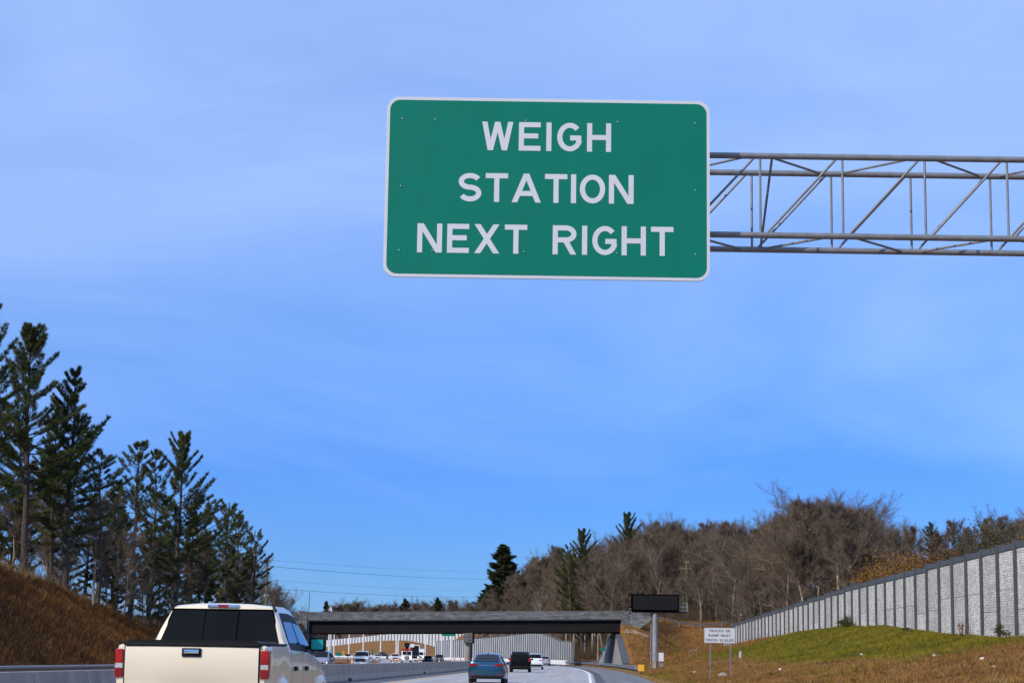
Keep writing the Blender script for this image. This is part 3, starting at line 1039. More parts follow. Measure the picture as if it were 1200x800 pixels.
for z in (0.02, 0.42, 0.82):
    for yy_ in (-0.35, 0.30):
        MB().b2((B.x + 0.06, yy_, B.z + z), (B.x + 0.95, yy_ + 0.05, B.z + z + 0.06)).build('cage_rail', M['galv'], vm)
for x in (B.x + 0.08, B.x + 0.86):
    for yy_ in (-0.36, 0.29):
        MB().b2((x, yy_ - 0.01, B.z - 0.02), (x + 0.08, yy_ + 0.07, B.z + 0.9)).build('cage_post', M['galv'], vm)
cb = thing('control_cabinet', 'grey steel control cabinet standing beside the message board post', 'cabinet', (vb.x + 0.62, VY - 0.1, vz))
MB().b2((-0.24, -0.3, 0.72), (0.26, 0.3, 1.6)).build('body', M['white_pole'], cb, bevel=0.02)
MB().b2((-0.2, -0.315, 0.76), (0.22, -0.301, 1.56)).build('door', M['white_pole'], cb)
MB().b2((-0.16, -0.2, -0.3), (0.18, 0.2, 0.717)).build('pedestal', M['galv_dull'], cb)
cp = thing('conduit_mast', 'slim pale pipe mast standing left of the message board post', 'mast', (at(763, 740, 205).x, 205, gz(at(763, 740, 205).x, 205)))
MB().tube((0, 0, -0.3), (0, 0, 4.6), 0.07, n=8).build('pipe', M['galv'], cp)
for z in (1.4, 2.6, 3.8):
    MB().b2((-0.1, -0.09, z), (0.1, 0.09, z + 0.1)).build('clamp', M['galv_dull'], cp)

# ------------------------------------------------------------------ truck ramp sign
TY = 111
ts = at(843.3, 744, TY)
tw = (at(861.5, 744, TY) - at(825, 744, TY)).x
th = (at(843, 735.4, TY) - at(843, 753.4, TY)).z
tz = gz(ts.x, TY)
rs = thing('regulatory_sign', 'white sign on two thin posts reading trucks on ramp must cross scales', 'sign', (ts.x, TY, tz))
zc = ts.z - tz
MB().poly([(a, 0, zc + c) for a, _, c in rrect(tw, th, 0.05, 0, 4)], (0, 0.02, 0)).build('panel', M['white_sheet'], rs)
fr_ = MB()
for a, b in (((-tw / 2, -th / 2), (tw / 2, -th / 2 + .025)), ((-tw / 2, th / 2 - .025), (tw / 2, th / 2)), ((-tw / 2, -th / 2 + .025), (-tw / 2 + .025, th / 2 - .025)), ((tw / 2 - .025, -th / 2 + .025), (tw / 2, th / 2 - .025))):
    fr_.b2((a[0], -0.004, zc + a[1]), (b[0], -0.001, zc + b[1]))
fr_.build('border', M['sign_back'], rs)
for i, tx in enumerate(('TRUCKS ON', 'RAMP MUST', 'CROSS SCALES')):
    write_line(tx, 0, zc + th * (0.29 - 0.30 * i) - th * 0.08, th * 0.16, -0.006, 0.20, M['black'], rs)
for px in (832.5, 856.5):
    X = at(px, 790, TY).x
    zg = gz(X, TY) - tz
    MB().b2((X - ts.x - 0.035, 0.022, zg - 0.4), (X - ts.x + 0.035, 0.08, zc + th / 2 - 0.1)).build('post', M['galv'], rs)

# ------------------------------------------------------------------ small roadside signs, poles, markers
def post_sign(name, label, px, py, Y, w, hh, mat, post=M['galv'], pw=0.05, group=None, cat='sign', diamond=False, floor=None):
    c = at(px, py, Y)
    g = gz(c.x, Y) if floor is None else floor
    t = thing(name, label, cat, (c.x, Y, g), group=group)
    zc_ = c.z - g
    if diamond:
        MB().poly([(0, 0, zc_ - hh / 2), (w / 2, 0, zc_), (0, 0, zc_ + hh / 2), (-w / 2, 0, zc_)], (0, 0.02, 0)).build('panel', mat, t)
    else:
        MB().poly([(a, 0, zc_ + b) for a, _, b in rrect(w, hh, min(w, hh) * 0.12, 0, 3)], (0, 0.02, 0)).build('panel', mat, t)
    MB().b2((-pw, 0.022, -0.3), (pw, 0.022 + 2 * pw, zc_ + hh * 0.3)).build('post', post, t)
    return t
post_sign('guide_sign', 'small green sign on a post beside the right bridge abutment', 706.5, 760.4, 298, 0.85, 0.38, M['green_sign'], M['wood_post'])
post_sign('marker_sign', 'small white sign on a post by the side road guardrail', 868, 717.5, 338, 0.45, 0.95, M['white_sheet'], M['wood_post'])
post_sign('warning_sign', 'orange diamond work sign left of the white oncoming pickup', 402.2, 764, 700, 1.3, 1.4, M['amber'], M['galv'], floor=-0.3, diamond=True)
post_sign('guide_sign', 'small green sign behind the grey oncoming van', 397, 766, 520, 1.6, 0.9, M['green_sign'], M['galv'], floor=-0.3)
post_sign('guide_sign', 'narrow upright green sign beside the white oncoming pickup', 436.4, 762.3, 260, 0.24, 0.55, M['green_sign'], M['black'], 0.04, floor=-0.3)
post_sign('road_sign', 'dark back of a road sign on a post left of the white oncoming pickup', 407.6, 767, 330, 0.8, 0.35, M['galv_dull'], M['black'], 0.05, floor=-0.3)
st = thing('wooden_stake', 'short wooden stake with white tag at the foot of the noise wall', 'stake', (at(868.5, 757, 150).x, 150, gz(at(868.5, 757, 150).x, 150)))
MB().b2((-0.06, 0, -0.3), (0.06, 0.1, 0.95)).build('post', M['wood_post'], st)
MB().b2((-0.16, -0.02, 0.38), (-0.03, -0.003, 0.85)).build('tag', M['white_sheet'], st)
fnc = thing('rail_fence', 'short wooden rail fence on the slope left of the white ramp sign', 'fence')
for i, px in enumerate((807.5, 812, 816.5)):
    X = at(px, 750, 240).x
    MB().b2((X - 0.06, 240, gz(X, 240) - 0.3), (X + 0.06, 240.12, gz(X, 240) + 1.0)).build('post', M['wood_post'], fnc)
Xa, Xb = at(807, 750, 240).x, at(817, 750, 240).x
MB().poly([(Xa, 239.9, gz(Xa, 240) + 0.75), (Xb, 239.9, gz(Xb, 240) + 0.72), (Xb, 239.9, gz(Xb, 240) + 0.86), (Xa, 239.9, gz(Xa, 240) + 0.9)], (0, 0.06, 0)).build('rail', M['wood_post'], fnc)

# far green gantry sign seen just below the girders
GY = 640
fg = thing('far_guide_sign', 'green highway sign partly hidden by the bridge girders', 'sign', (at(517.7, 760, GY).x, GY, 0))
p0, p1 = at(517, 732, GY), at(534, 744.8, GY)
b0 = fg.location
MB().b2((p0.x - b0.x + 0.25, 0, p1.z), (p1.x - b0.x, 0.1, p0.z)).build('panel', M['green_sign'], fg)
MB().tube((0, 0.3, -0.3), (0, 0.3, p0.z + 0.4), 0.24, n=10).build('post', M['white_pole'], fg)
for z in (p1.z + 0.6, p0.z - 0.6):
    MB().tube((-0.1, 0.25, z), (p1.x - b0.x - 0.2, 0.25, z), 0.1, n=8).build('arm', M['galv_dull'], fg)

LP = [(385.0, 900), (387.6, 960), (391.3, 1040), (408.8, 900), (425.6, 880), (446.0, 860), (464.4, 830), (466.6, 850), (498.5, 800), (528.6, 700)]
lp0 = None
for i, (px, Y) in enumerate(LP):
    X = at(px, 762, Y).x
    o_ = X - R(Y)
    zg = float(G(o_, Y))
    if lp0 is None:
        lp0 = thing('pale_pole', 'first slim pale pole from the left by the far bend under the bridge', 'pole', (X, Y, zg), group='pale poles along the far bend')
        MB().tube((0, 0, -0.5), (0, 0, 15), 0.36, 0.26, n=10).build('shaft', M['white_pole'], lp0, smooth=60)
        MB().b2((-0.5, -0.5, -0.3), (0.5, 0.5, 0.4)).build('footing', M['white_barrier'], lp0)
        lk = kids(lp0)
    else:
        dup(lp0, lk, (X, Y, zg), label=['', 'second', 'third', 'fourth', 'fifth', 'sixth', 'seventh', 'eighth', 'ninth', 'tenth'][i] + ' slim pale pole from the left by the far bend under the bridge')
tall = lp0
tp = thing('light_mast', 'pale pole tip standing above the left end of the bridge parapet', 'pole', (at(388.2, 720, 420).x, 420, -0.3))
ztp = at(388.2, 711, 420).z + 0.3
MB().tube((0, 0, -0.3), (0, 0, ztp), 0.17, 0.13, n=10).build('shaft', M['white_pole'], tp)
MB().b2((-0.55, -0.1, ztp - 0.5), (0.0, 0.1, ztp - 0.35)).build('arm', M['white_pole'], tp)

tpx = at(361, 750, 300)
thin = thing('slender_pole', 'very thin dark pole rising above the left end of the bridge', 'pole', (tpx.x, 300, gz(tpx.x, 300)))
MB().tube((0, 0, -0.3), (0, 0, at(361, 694, 300).z - thin.location.z), 0.07, 0.045, n=8).build('shaft', M['wire'], thin)
MB().b2((-0.15, -0.15, -0.3), (0.15, 0.15, 0.12)).build('footing', M['deck'], thin)

# utility poles and wires
def utility_pole(label, px, ytop, Y, mat, arms):
    c = at(px, ytop, Y)
    g = gz(c.x, Y)
    t = thing('utility_pole', label, 'utility pole', (c.x, Y, g))
    H = c.z - g
    MB().tube((0, 0, -0.6), (0, 0, H), 0.19, 0.13, n=10).build('shaft', mat, t, smooth=60)
    for z, w in arms:
        MB().b2((-w, -0.2, H - z - 0.06), (w, -0.08, H - z + 0.06)).build('crossarm', M['wood_post'], t)
        for x in (-w * 0.9, w * 0.9):
            MB().lathe_x([(-0.001, 0.0), (0, 0.06), (0.1, 0.05), (0.101, 0)], (x - 0.05, -0.14, H - z + 0.12), 8).build('insulator', M['white_pole'], t)
    return t, H
u1, H1 = utility_pole('tall wooden utility pole at the right end of the pines', 313.5, 655, 262, M['pole_wood'], [(0.25, 0.5), (1.2, 0.45), (5.0, 0.3)])
u2, H2 = utility_pole('greenish utility pole rising among bare trees behind the message board', 804.5, 657, 372, M['pole_wood'], [(1.5, 0.9), (0.3, 0.4)])
u3, H3 = utility_pole('wooden utility pole half hidden in the hillside trees behind the bridge', 612, 674, 680, M['wood_post'], [(0.25, 0.5), (2.0, 0.45)])
def wire(a, b, sag, r):
    P = []
    for i in range(25):
        t = i / 24
        p = a.lerp(b, t)
        p.z -= sag * 4 * t * (1 - t)
        P.append(p)
    m = MB()
    for i in range(24):
        m.tube(P[i], P[i + 1], r, n=4, cap=False)
    return m
for lab, ya, yb, r in (('top overhead wire running from the pole by the pines to the hillside', 655.5, 668, 0.018), ('second overhead wire, thick and dark, from the pole by the pines', 663, 677, 0.035),
                       ('faint third overhead wire from the pole by the pines to the hillside', 679, 690, 0.016), ('lowest overhead wire crossing just above the bridge from the pole by the pines', 689, 697, 0.032)):
    tag(wire(at(313.5, ya, 261.8), at(612, yb, 679.8), 0.9, r).build('overhead_wire', M['wire'], None), lab, 'wire', 'overhead wires')

# orange channelizer posts in the median
ch0 = None
ORD = ['first', 'second', 'third', 'fourth', 'fifth', 'sixth', 'seventh', 'eighth', 'ninth', 'tenth']
CH = [(413, 158), (460.5, 165), (468, 172), (491.5, 190), (515, 222), (532, 244), (539.5, 262), (544.5, 275)]
for i, (px, Y) in enumerate(CH):
    X = at(px, 772, Y).x
    lab = ORD[i] + ' orange channelizer post from the left showing above the median barrier'
    if ch0 is None:
        ch0 = thing('channelizer_post', lab, 'traffic post', (X, Y, -0.05), group='orange posts behind the median barrier')
        MB().tube((0, 0, 0.05), (0, 0, 1.12), 0.10, 0.085, n=12).build('tube', M['amber'], ch0, smooth=50)
        MB().tube((0, 0, 0.72), (0, 0, 0.86), 0.097, 0.095, n=12).build('reflective_band', M['white_sheet'], ch0, smooth=50)
        MB().b2((-0.22, -0.22, 0), (0.22, 0.22, 0.06)).build('base', M['rubber'], ch0)
        chk = kids(ch0)
    else:
        dup(ch0, chk, (X, Y, -0.05), label=lab)


# ------------------------------------------------------------------ vehicles
class Car:
    """body lofted along y (0 = rear bumper, +y = nose) from piecewise profiles"""
    def __init__(s, name, label, spec, axles, rw, tw=0.22, cat='car', group=None, crown=0.035):
        s.t = thing(name, label, cat, group=group)
        s.sp, s.ax, s.rw, s.tw, s.crown = spec, axles, rw, tw, crown
        s.L = spec['y'][-1]

    def g(s, k, y):
        return float(np.interp(y, s.sp['y'], s.sp[k]))

    def arch(s, y):
        z = 0
        ra = s.rw * 1.17
        for a in s.ax:
            if abs(y - a) < ra:
                z = max(z, s.rw + math.sqrt(ra * ra - (y - a) ** 2))
        return z

    def ring(s, y):
        w, zw, zb, z1, w1, z2, w2 = [s.g(k, y) for k in ('w', 'zw', 'zb', 'zbelt', 'wbelt', 'zroof', 'wroof')]
        zb = max(zb, s.arch(y))
        zw = max(zw, zb + 0.07)
        z1 = max(z1, zw + 0.06)
        z2 = max(z2, z1 + 0.015)
        z6 = z1 + (z2 - z1) * (0.88 if z2 - z1 > 0.2 else 0.6)
        c = s.crown if z2 - z1 > 0.2 else s.crown * 0.6
        return [(0, zb), (w - 0.07, zb), (w - 0.012, zb + 0.03), (w, zw), (w1 + 0.015, z1 - 0.05), (w1, z1), (w2, z6),
                (w2 - 0.05, z2 - 0.004), (w2 * 0.5, z2 + c * 0.8), (0, z2 + c)]

    def S(s, y, u):
        r = s.ring(y)
        i = min(int(u), len(r) - 2)
        f = u - i
        return Vector((r[i][0] * (1 - f) + r[i + 1][0] * f, y, r[i][1] * (1 - f) + r[i + 1][1] * f))

    def body(s, mat, name='body', step=0.06):
        ys = sorted(set([round(v, 4) for v in s.sp['y']] + [round(v, 4) for v in np.arange(0, s.L, step)]
                        + [round(a + d, 4) for a in s.ax for d in (-s.rw * 1.171, -s.rw * 1.169, s.rw * 1.169, s.rw * 1.171)]))
        rows = []
        for y in ys:
            r = s.ring(y)
            rows.append([Vector((x, y, z)) for x, z in r] + [Vector((-x, y, z)) for x, z in reversed(r[1:-1])])
        for r in rows:
            r.append(r[0])
        m = MB()
        n = len(rows[0]) - 1
        vs = [p for r in rows for p in r[:n]]
        fs = [(i * n + j, i * n + (j + 1) % n, (i + 1) * n + (j + 1) % n, (i + 1) * n + j) for i in range(len(rows) - 1) for j in range(n)]
        fs += [tuple(reversed(range(n))), tuple((len(rows) - 1) * n + j for j in range(n))]
        m.add(vs, fs)
        s.b = m.build(name, mat, s.t, smooth=38)
        # dark underbody between the wheels
        wmin = min(s.sp['w']) - 0.12
        MB().b2((-wmin + 0.08, 0.25, s.rw * 0.75), (wmin - 0.08, s.L - 0.25, s.rw * 2.05)).build('underbody', M['black'], s.t)
        return s.b

    def patch(s, name, mat, ya, yb, u0, u1, side=0, yc=None, yd=None, off=0.012, n=8, parent=None):
        """sheet lying just proud of the body. At u0 it runs ya..yb, at u1 yc..yd. side 0: over the top, mirrored"""
        yc = ya if yc is None else yc
        yd = yb if yd is None else yd
        rows = []
        for i in range(n + 1):
            f = i / n
            u = u0 + (u1 - u0) * f
            a, b = ya + (yc - ya) * f, yb + (yd - yb) * f
            row = []
            for j in range(n + 1):
                y = a + (b - a) * j / n
                p = s.S(y, u)
                e = 0.01
                du = s.S(y, min(u + e, 9)) - s.S(y, max(u - e, 0))
                dy = s.S(min(y + e, s.L), u) - s.S(max(y - e, 0), u)
                nn = dy.cross(du)
                if nn.length > 1e-9:
                    nn.normalize()
                    if nn.dot(Vector((p.x, 0, p.z - 0.8))) < 0:
                        nn = -nn
                    p = p + nn * off
                row.append(p)
            rows.append(row)
        m = MB()
        if side == 0:
            rows = rows + [[Vector((-p.x, p.y, p.z)) for p in r] for r in reversed(rows[:-1] if u1 >= 9 else rows)]
            m.grid(rows)
        else:
            m.grid([[Vector((p.x * side, p.y, p.z)) for p in r] for r in rows])
        return m.build(name, mat, parent or s.t, smooth=180)

    def wheels(s, rim=True):
        for a in s.ax:
            w = s.g('w', a)
            for sd in (1, -1):
                x0 = sd * (w - s.tw / 2 - 0.015)
                r, h_ = s.rw, s.tw / 2
                o = MB().lathe_x([(-h_, r * 0.62), (-h_, r * 0.93), (-h_ * 0.8, r), (h_ * 0.8, r), (h_, r * 0.93), (h_, r * 0.62)], (0, 0, 0), 32).build('wheel', M['rubber'], s.t, smooth=40, loc=(x0, a, r))
                if rim:
                    m = MB().lathe_x([(-h_ * 0.9, 0.01), (-h_ * 0.85, r * 0.61), (h_ * 0.75, r * 0.61), (h_ * 0.55, r * 0.5), (h_ * 0.62, 0.01)], (0, 0, 0), 24)
                    for k in range(6):
                        t = 2 * PI * k / 6
                        m.tube((sd * h_ * 0.7, 0, 0), (sd * h_ * 0.78, math.cos(t) * r * 0.58, math.sin(t) * r * 0.58), 0.035, n=6)
                    m.build('rim', M['alloy'], o, smooth=40)

    def box(s, name, mat, lo, hi, bev=0.015, parent=None, both=False):
        for sd in ((1, -1) if both else (1,)):
            a, b = (lo[0] * sd, lo[1], lo[2]), (hi[0] * sd, hi[1], hi[2])
            o = MB().b2((min(a[0], b[0]), a[1], a[2]), (max(a[0], b[0]), b[1], b[2])).build(name, mat, parent or s.t, smooth=50, bevel=bev)
        return o

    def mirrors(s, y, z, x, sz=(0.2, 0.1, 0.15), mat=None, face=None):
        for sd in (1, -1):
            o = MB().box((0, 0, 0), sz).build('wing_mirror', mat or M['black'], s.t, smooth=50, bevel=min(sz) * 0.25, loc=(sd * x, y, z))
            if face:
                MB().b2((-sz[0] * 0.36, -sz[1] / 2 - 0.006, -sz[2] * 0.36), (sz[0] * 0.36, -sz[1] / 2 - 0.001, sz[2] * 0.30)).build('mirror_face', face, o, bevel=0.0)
            MB().box((-sd * (sz[0] / 2 + 0.05), 0.02, -sz[2] * 0.25), (0.14, 0.05, 0.05)).build('arm', mat or M['black'], o)

    def put(s, X, Y, slope=None, oncoming=False, z=0.0):
        sl_ = Rp(Y) if slope is None else slope
        a = -math.atan(sl_) + (PI if oncoming else 0)
        s.t.location = (X, Y, z)
        s.t.rotation_euler = (0, 0, a)


# ---- the cream pickup
L_ = 5.85
spec = dict(
    y=[0.0, 0.05, 0.30, 1.70, 1.71, 1.75, 1.76, 1.80, 2.02, 2.12, 2.9, 3.55, 3.75, 4.42, 5.2, 5.62, 5.80, 5.85],
    w=[0.94, 0.985, 1.0, 1.0, 0.975, 0.975, 1.0, 1.0, 1.0, 1.0, 1.0, 1.0, 1.0, 1.0, 1.0, 0.97, 0.90, 0.86],
    zw=[0.95, 0.95, 0.95, 0.95, 0.95, 0.95, 0.95, 0.95, 0.95, 0.95, 0.95, 0.95, 0.95, 0.95, 0.95, 0.9, 0.85, 0.8],
    zb=[0.55, 0.50, 0.46, 0.42, 0.42, 0.42, 0.42, 0.42, 0.42, 0.42, 0.42, 0.42, 0.42, 0.42, 0.42, 0.40, 0.40, 0.45],
    zbelt=[1.34, 1.36, 1.37, 1.37, 1.30, 1.30, 1.33, 1.33, 1.33, 1.32, 1.31, 1.30, 1.29, 1.24, 1.16, 1.12, 1.05, 0.95],
    wbelt=[0.93, 0.965, 0.975, 0.975, 0.95, 0.95, 0.965, 0.965, 0.965, 0.965, 0.965, 0.965, 0.965, 0.965, 0.95, 0.90, 0.84, 0.80],
    zroof=[1.36, 1.385, 1.395, 1.395, 1.34, 1.34, 1.39, 1.42, 1.90, 1.93, 1.94, 1.905, 1.82, 1.32, 1.24, 1.18, 1.08, 0.97],
    wroof=[0.90, 0.93, 0.94, 0.94, 0.92, 0.92, 0.93, 0.925, 0.735, 0.735, 0.745, 0.735, 0.76, 0.92, 0.88, 0.84, 0.78, 0.75])
pk = Car('pickup_truck', 'cream pickup truck with a black bed cover driving in the next lane at lower left', spec, [1.18, 4.85], 0.40, 0.27, 'pickup truck')
pk.body(M['cream'], step=0.05)
t = pk.t
# rear window built in its own plane: three panes in a dark frame
def rw_pt(u, v, off):
    """u -1..1 across, v 0..1 up the sloping back of the cab"""
    y = 1.795 + (2.025 - 1.795) * v
    hw = 0.865 + (0.70 - 0.865) * v
    z = 1.37 + (1.885 - 1.37) * v
    return Vector((u * hw, y - 0.045 - off + 0.045 * u * u, z))
def pane(name, u0, u1, v0, v1, mat, off, parent=t):
    n = 8
    def uu(u, v):       # inner edges of the panes run straight up
        return u if abs(u) > 0.5 else u * 0.80 / (0.865 + (0.70 - 0.865) * v)
    P = []
    for i in range(n + 1):
        v = v0 + (v1 - v0) * i / n
        a, b = uu(u0, v), uu(u1, v)
        P.append([rw_pt(a + (b - a) * j / n, v, off) for j in range(n + 1)])
    return MB().grid(P).build(name, mat, parent, smooth=180)
fr_o = pane('rear_window', -1.0, 1.0, 0.0, 1.0, M['black_matte'], 0.012)
pane('pane', -0.975, -0.30, 0.03, 0.955, M['glass_dark'], 0.018, fr_o)
pane('pane', 0.30, 0.975, 0.03, 0.955, M['glass_dark'], 0.018, fr_o)
pane('sliding_pane', -0.284, 0.284, 0.04, 0.945, M['glass_dark'], 0.024, fr_o)
# roof seams at the cab corners, third brake lamp
for sd in (1, -1):
    MB().tube((sd * 0.735, 2.03, 1.862), (sd * 0.672, 2.10, 1.950), 0.017, n=6).build('roof_seam', M['black'], t)
bl = pk.box('high_brake_lamp', M['chrome'], (-0.22, 1.985, 1.900), (0.22, 2.06, 1.947), 0.012)
MB().b2((-0.072, 1.979, 1.907), (0.072, 1.984, 1.941)).build('red_lens', M['red_lens'], bl)
# tailgate
tg_ = MB()
for z0, z1, y0 in ((0.70, 0.985, -0.018), (0.985, 1.33, -0.030), (1.33, 1.365, -0.018)):
    pass
rows = []
for z, y in ((0.66, 0.010), (0.665, -0.012), (0.93, -0.016), (0.955, -0.030), (1.28, -0.034), (1.345, -0.022), (1.362, 0.005)):
    rows.append([Vector((x, y - 0.012 * (1 - (x / 0.86) ** 2), z)) for x in (-0.862, -0.85, -0.5, 0, 0.5, 0.85, 0.862)])
tg = tg_.grid(rows).build('tailgate', M['cream'], t, smooth=40)
MB().b2((-0.88, -0.004, 0.64), (0.88, -0.0005, 1.375)).build('tailgate_gap', M['black'], t)
hz = MB().b2((-0.125, -0.062, 1.225), (0.125, -0.046, 1.335)).build('handle', M['black'], tg, smooth=50, bevel=0.012)
MB().b2((-0.098, -0.085, 1.268), (0.098, -0.066, 1.318)).build('handle_lever', M['chrome'], hz, smooth=50, bevel=0.01)
cv = MB()
cv.poly([(-0.90, 0, 1.37), (0.90, 0, 1.37), (0.885, 0, 1.405), (0.80, 0, 1.437), (-0.80, 0, 1.437), (-0.885, 0, 1.405)], (0, 1.62, 0))
cvo = cv.build('bed_cover', M['black'], t, smooth=40, loc=(0, 0.02, 0))
pk.box('tailgate_cap', M['black'], (-0.87, -0.048, 1.364), (0.87, 0.06, 1.396), 0.012)
for sd in (1, -1):
    pk.box('bed_rail_cap', M['black'], (sd * 0.88, 0.07, 1.385), (sd * 0.965, 1.69, 1.412), 0.01)
    a, b = sorted((sd * 0.885, sd * 0.995))
    lamp = MB().b2((a, -0.025, 0.955), (b, 0.16, 1.315)).build('tail_lamp', M['red_lens'], t, smooth=50, bevel=0.02)
    MB().b2((a + 0.006, -0.031, 1.075), (b - 0.006, -0.026, 1.135)).build('reverse_lens', M['clear_lens'], lamp)
    MB().b2((a + 0.012, -0.030, 1.15), (b - 0.012, -0.0255, 1.30)).build('brake_lens', M['red_lens'], lamp)
    MB().b2((a + 0.012, -0.030, 0.97), (b - 0.012, -0.0255, 1.06)).build('turn_lens', M['dark_red_lens'], lamp)
# bumper, plate, hitch
pk.box('rear_bumper', M['chrome'], (-0.97, -0.16, 0.52), (0.97, 0.06, 0.70), 0.03)
pk.box('bumper_step', M['black'], (-0.45, -0.165, 0.702), (0.45, 0.02, 0.72), 0.006)
pk.box('licence_plate', M['white_sheet'], (-0.155, -0.172, 0.54), (0.155, -0.162, 0.685), 0.003)
# side glass, trims, handles, flares
for sd in (1, -1):
    pk.patch('window_trim', M['black'], 1.98, 4.30, 5.02, 5.97, sd, 2.22, 3.66, 0.004)
    pk.patch('rear_door_glass', M['glass_side'], 2.06, 2.93, 5.20, 5.74, sd, 2.24, 2.93, 0.010)
    pk.patch('front_door_glass', M['glass_side'], 3.03, 3.98, 5.20, 5.74, sd, 3.03, 3.64, 0.010)
    for y in (1.98, 2.98, 3.98):
        pk.patch('door_gap', M['black'], y, y + 0.012, 2.2, 5.0, sd, off=0.003, n=6)
    for y in (2.18, 3.20):
        hd = pk.S(y, 4.0)
        a, b = sorted((sd * (hd.x - 0.01), sd * (hd.x + 0.045)))
        MB().b2((a, y, 1.05), (b, y + 0.2, 1.11)).build('door_handle', M['black'], t, smooth=50, bevel=0.012)
    for a in pk.ax:
        m = MB()
        P = []
        for i in range(25):
            ang = math.radians(-18 + 216 * i / 24)
            ra0, ra1 = 0.468, 0.56
            row = []
            for rr, x in ((ra0, 0.93), (ra0, 1.045), (0.5, 1.06), (ra1, 1.03), (ra1 + 0.02, 0.985)):
                row.append(Vector((sd * x, a + rr * math.cos(ang), 0.40 + rr * math.sin(ang))))
            P.append(row)
        m.grid(P).build('wheel_flare', M['cream'], t, smooth=50)
pk.patch('windshield', M['glass_dark'], 3.80, 4.34, 7.05, 9.0, off=0.01)
pk.wheels()
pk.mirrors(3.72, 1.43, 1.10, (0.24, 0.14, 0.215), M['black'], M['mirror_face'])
pk.box('grille', M['chrome'], (-0.5, 5.84, 0.7), (0.5, 5.88, 0.98), 0.01)
pk.box('headlight', M['clear_lens'], (0.55, 5.74, 0.74), (0.84, 5.86, 0.98), 0.02, both=True)
pp = at(226, 751, 25.0)
pk.put(pp.x, 25.0, 0.041, z=0.02)

# ---- sedans and crossovers
SED = dict(y=[0, .06, .22, .75, 1.45, 2.3, 2.95, 3.7, 4.45, 4.75, 4.85],
           w=[.78, .86, .915, .93, .93, .93, .93, .93, .92, .84, .74],
           zw=[.62, .62, .64, .66, .66, .66, .66, .66, .62, .55, .5],
           zb=[.34, .28, .24, .22, .20, .20, .20, .20, .20, .22, .28],
           zbelt=[.90, .97, .99, .98, .96, .94, .92, .90, .80, .70, .60],
           wbelt=[.70, .80, .84, .86, .87, .87, .87, .85, .80, .70, .62],
           zroof=[1.00, 1.08, 1.10, 1.12, 1.40, 1.455, 1.42, 1.02, .90, .76, .64],
           wroof=[.62, .72, .74, .70, .59, .61, .62, .72, .70, .58, .5])


def sedan(name, label, mat, detail=True):
    c = Car(name, label, SED, [1.0, 3.82], 0.325, 0.22)
    c.body(mat)
    c.patch('rear_window', M['glass_dark'], 0.74, 1.43, 7.0, 9.0, off=0.012)
    c.patch('windshield', M['glass_dark'], 2.98, 3.62, 7.05, 9.0)
    for sd in (1, -1):
        c.patch('side_glass', M['glass_side'], 1.15, 3.3, 5.1, 5.85, sd, 1.5, 2.95)
        lamp = MB()
        lamp.poly([(sd * .43, -.035, .86), (sd * .80, -.02, .83), (sd * .865, .02, .93), (sd * .80, -.02, .985), (sd * .43, -.035, .94)], (0, .16, 0))
        o = lamp.build('tail_lamp', M['red_lens'], c.t, smooth=40, bevel=0.008)
        MB().b2((min(sd * .48, sd * .78), -.043, .885), (max(sd * .48, sd * .78), -.036, .915)).build('lens', M['dark_red_lens'], o)
        c.box('reflector', M['red_lens'], (sd * .52, -.03, .40), (sd * .74, .05, .435), .004)
    c.box('bumper', M['black'], (-.76, -.03, .26), (.76, .1, .38), .02)
    c.box('spoiler', mat, (-.62, .0, 1.085), (.62, .14, 1.115), .012)
    c.box('badge_strip', M['chrome'], (-.40, -.022, .87), (.40, -.006, .885), .002)
    c.box('antenna_fin', M['black'], (-.02, 1.55, 1.43), (.02, 1.72, 1.50), .008)
    c.box('headlight', M['clear_lens'], (.5, 4.66, .62), (.76, 4.80, .72), .02, both=True)
    c.mirrors(3.05, 1.0, 1.0, (.2, .1, .13), mat)
    c.wheels()
    return c


SUV = dict(y=[0, .06, .2, .55, .75, 2.2, 3.0, 3.65, 4.35, 4.6, 4.7],
           w=[.80, .88, .93, .95, .95, .95, .95, .95, .93, .86, .78],
           zw=[.70, .72, .72, .72, .72, .72, .72, .72, .68, .62, .6],
           zb=[.42, .34, .28, .26, .24, .24, .24, .24, .24, .28, .32],
           zbelt=[1.0, 1.08, 1.10, 1.09, 1.08, 1.06, 1.04, 1.02, .94, .84, .72],
           wbelt=[.76, .84, .87, .88, .89, .89, .89, .87, .83, .74, .68],
           zroof=[1.05, 1.14, 1.42, 1.66, 1.70, 1.73, 1.69, 1.16, 1.04, .92, .76],
           wroof=[.70, .80, .72, .66, .66, .68, .68, .78, .76, .66, .6])


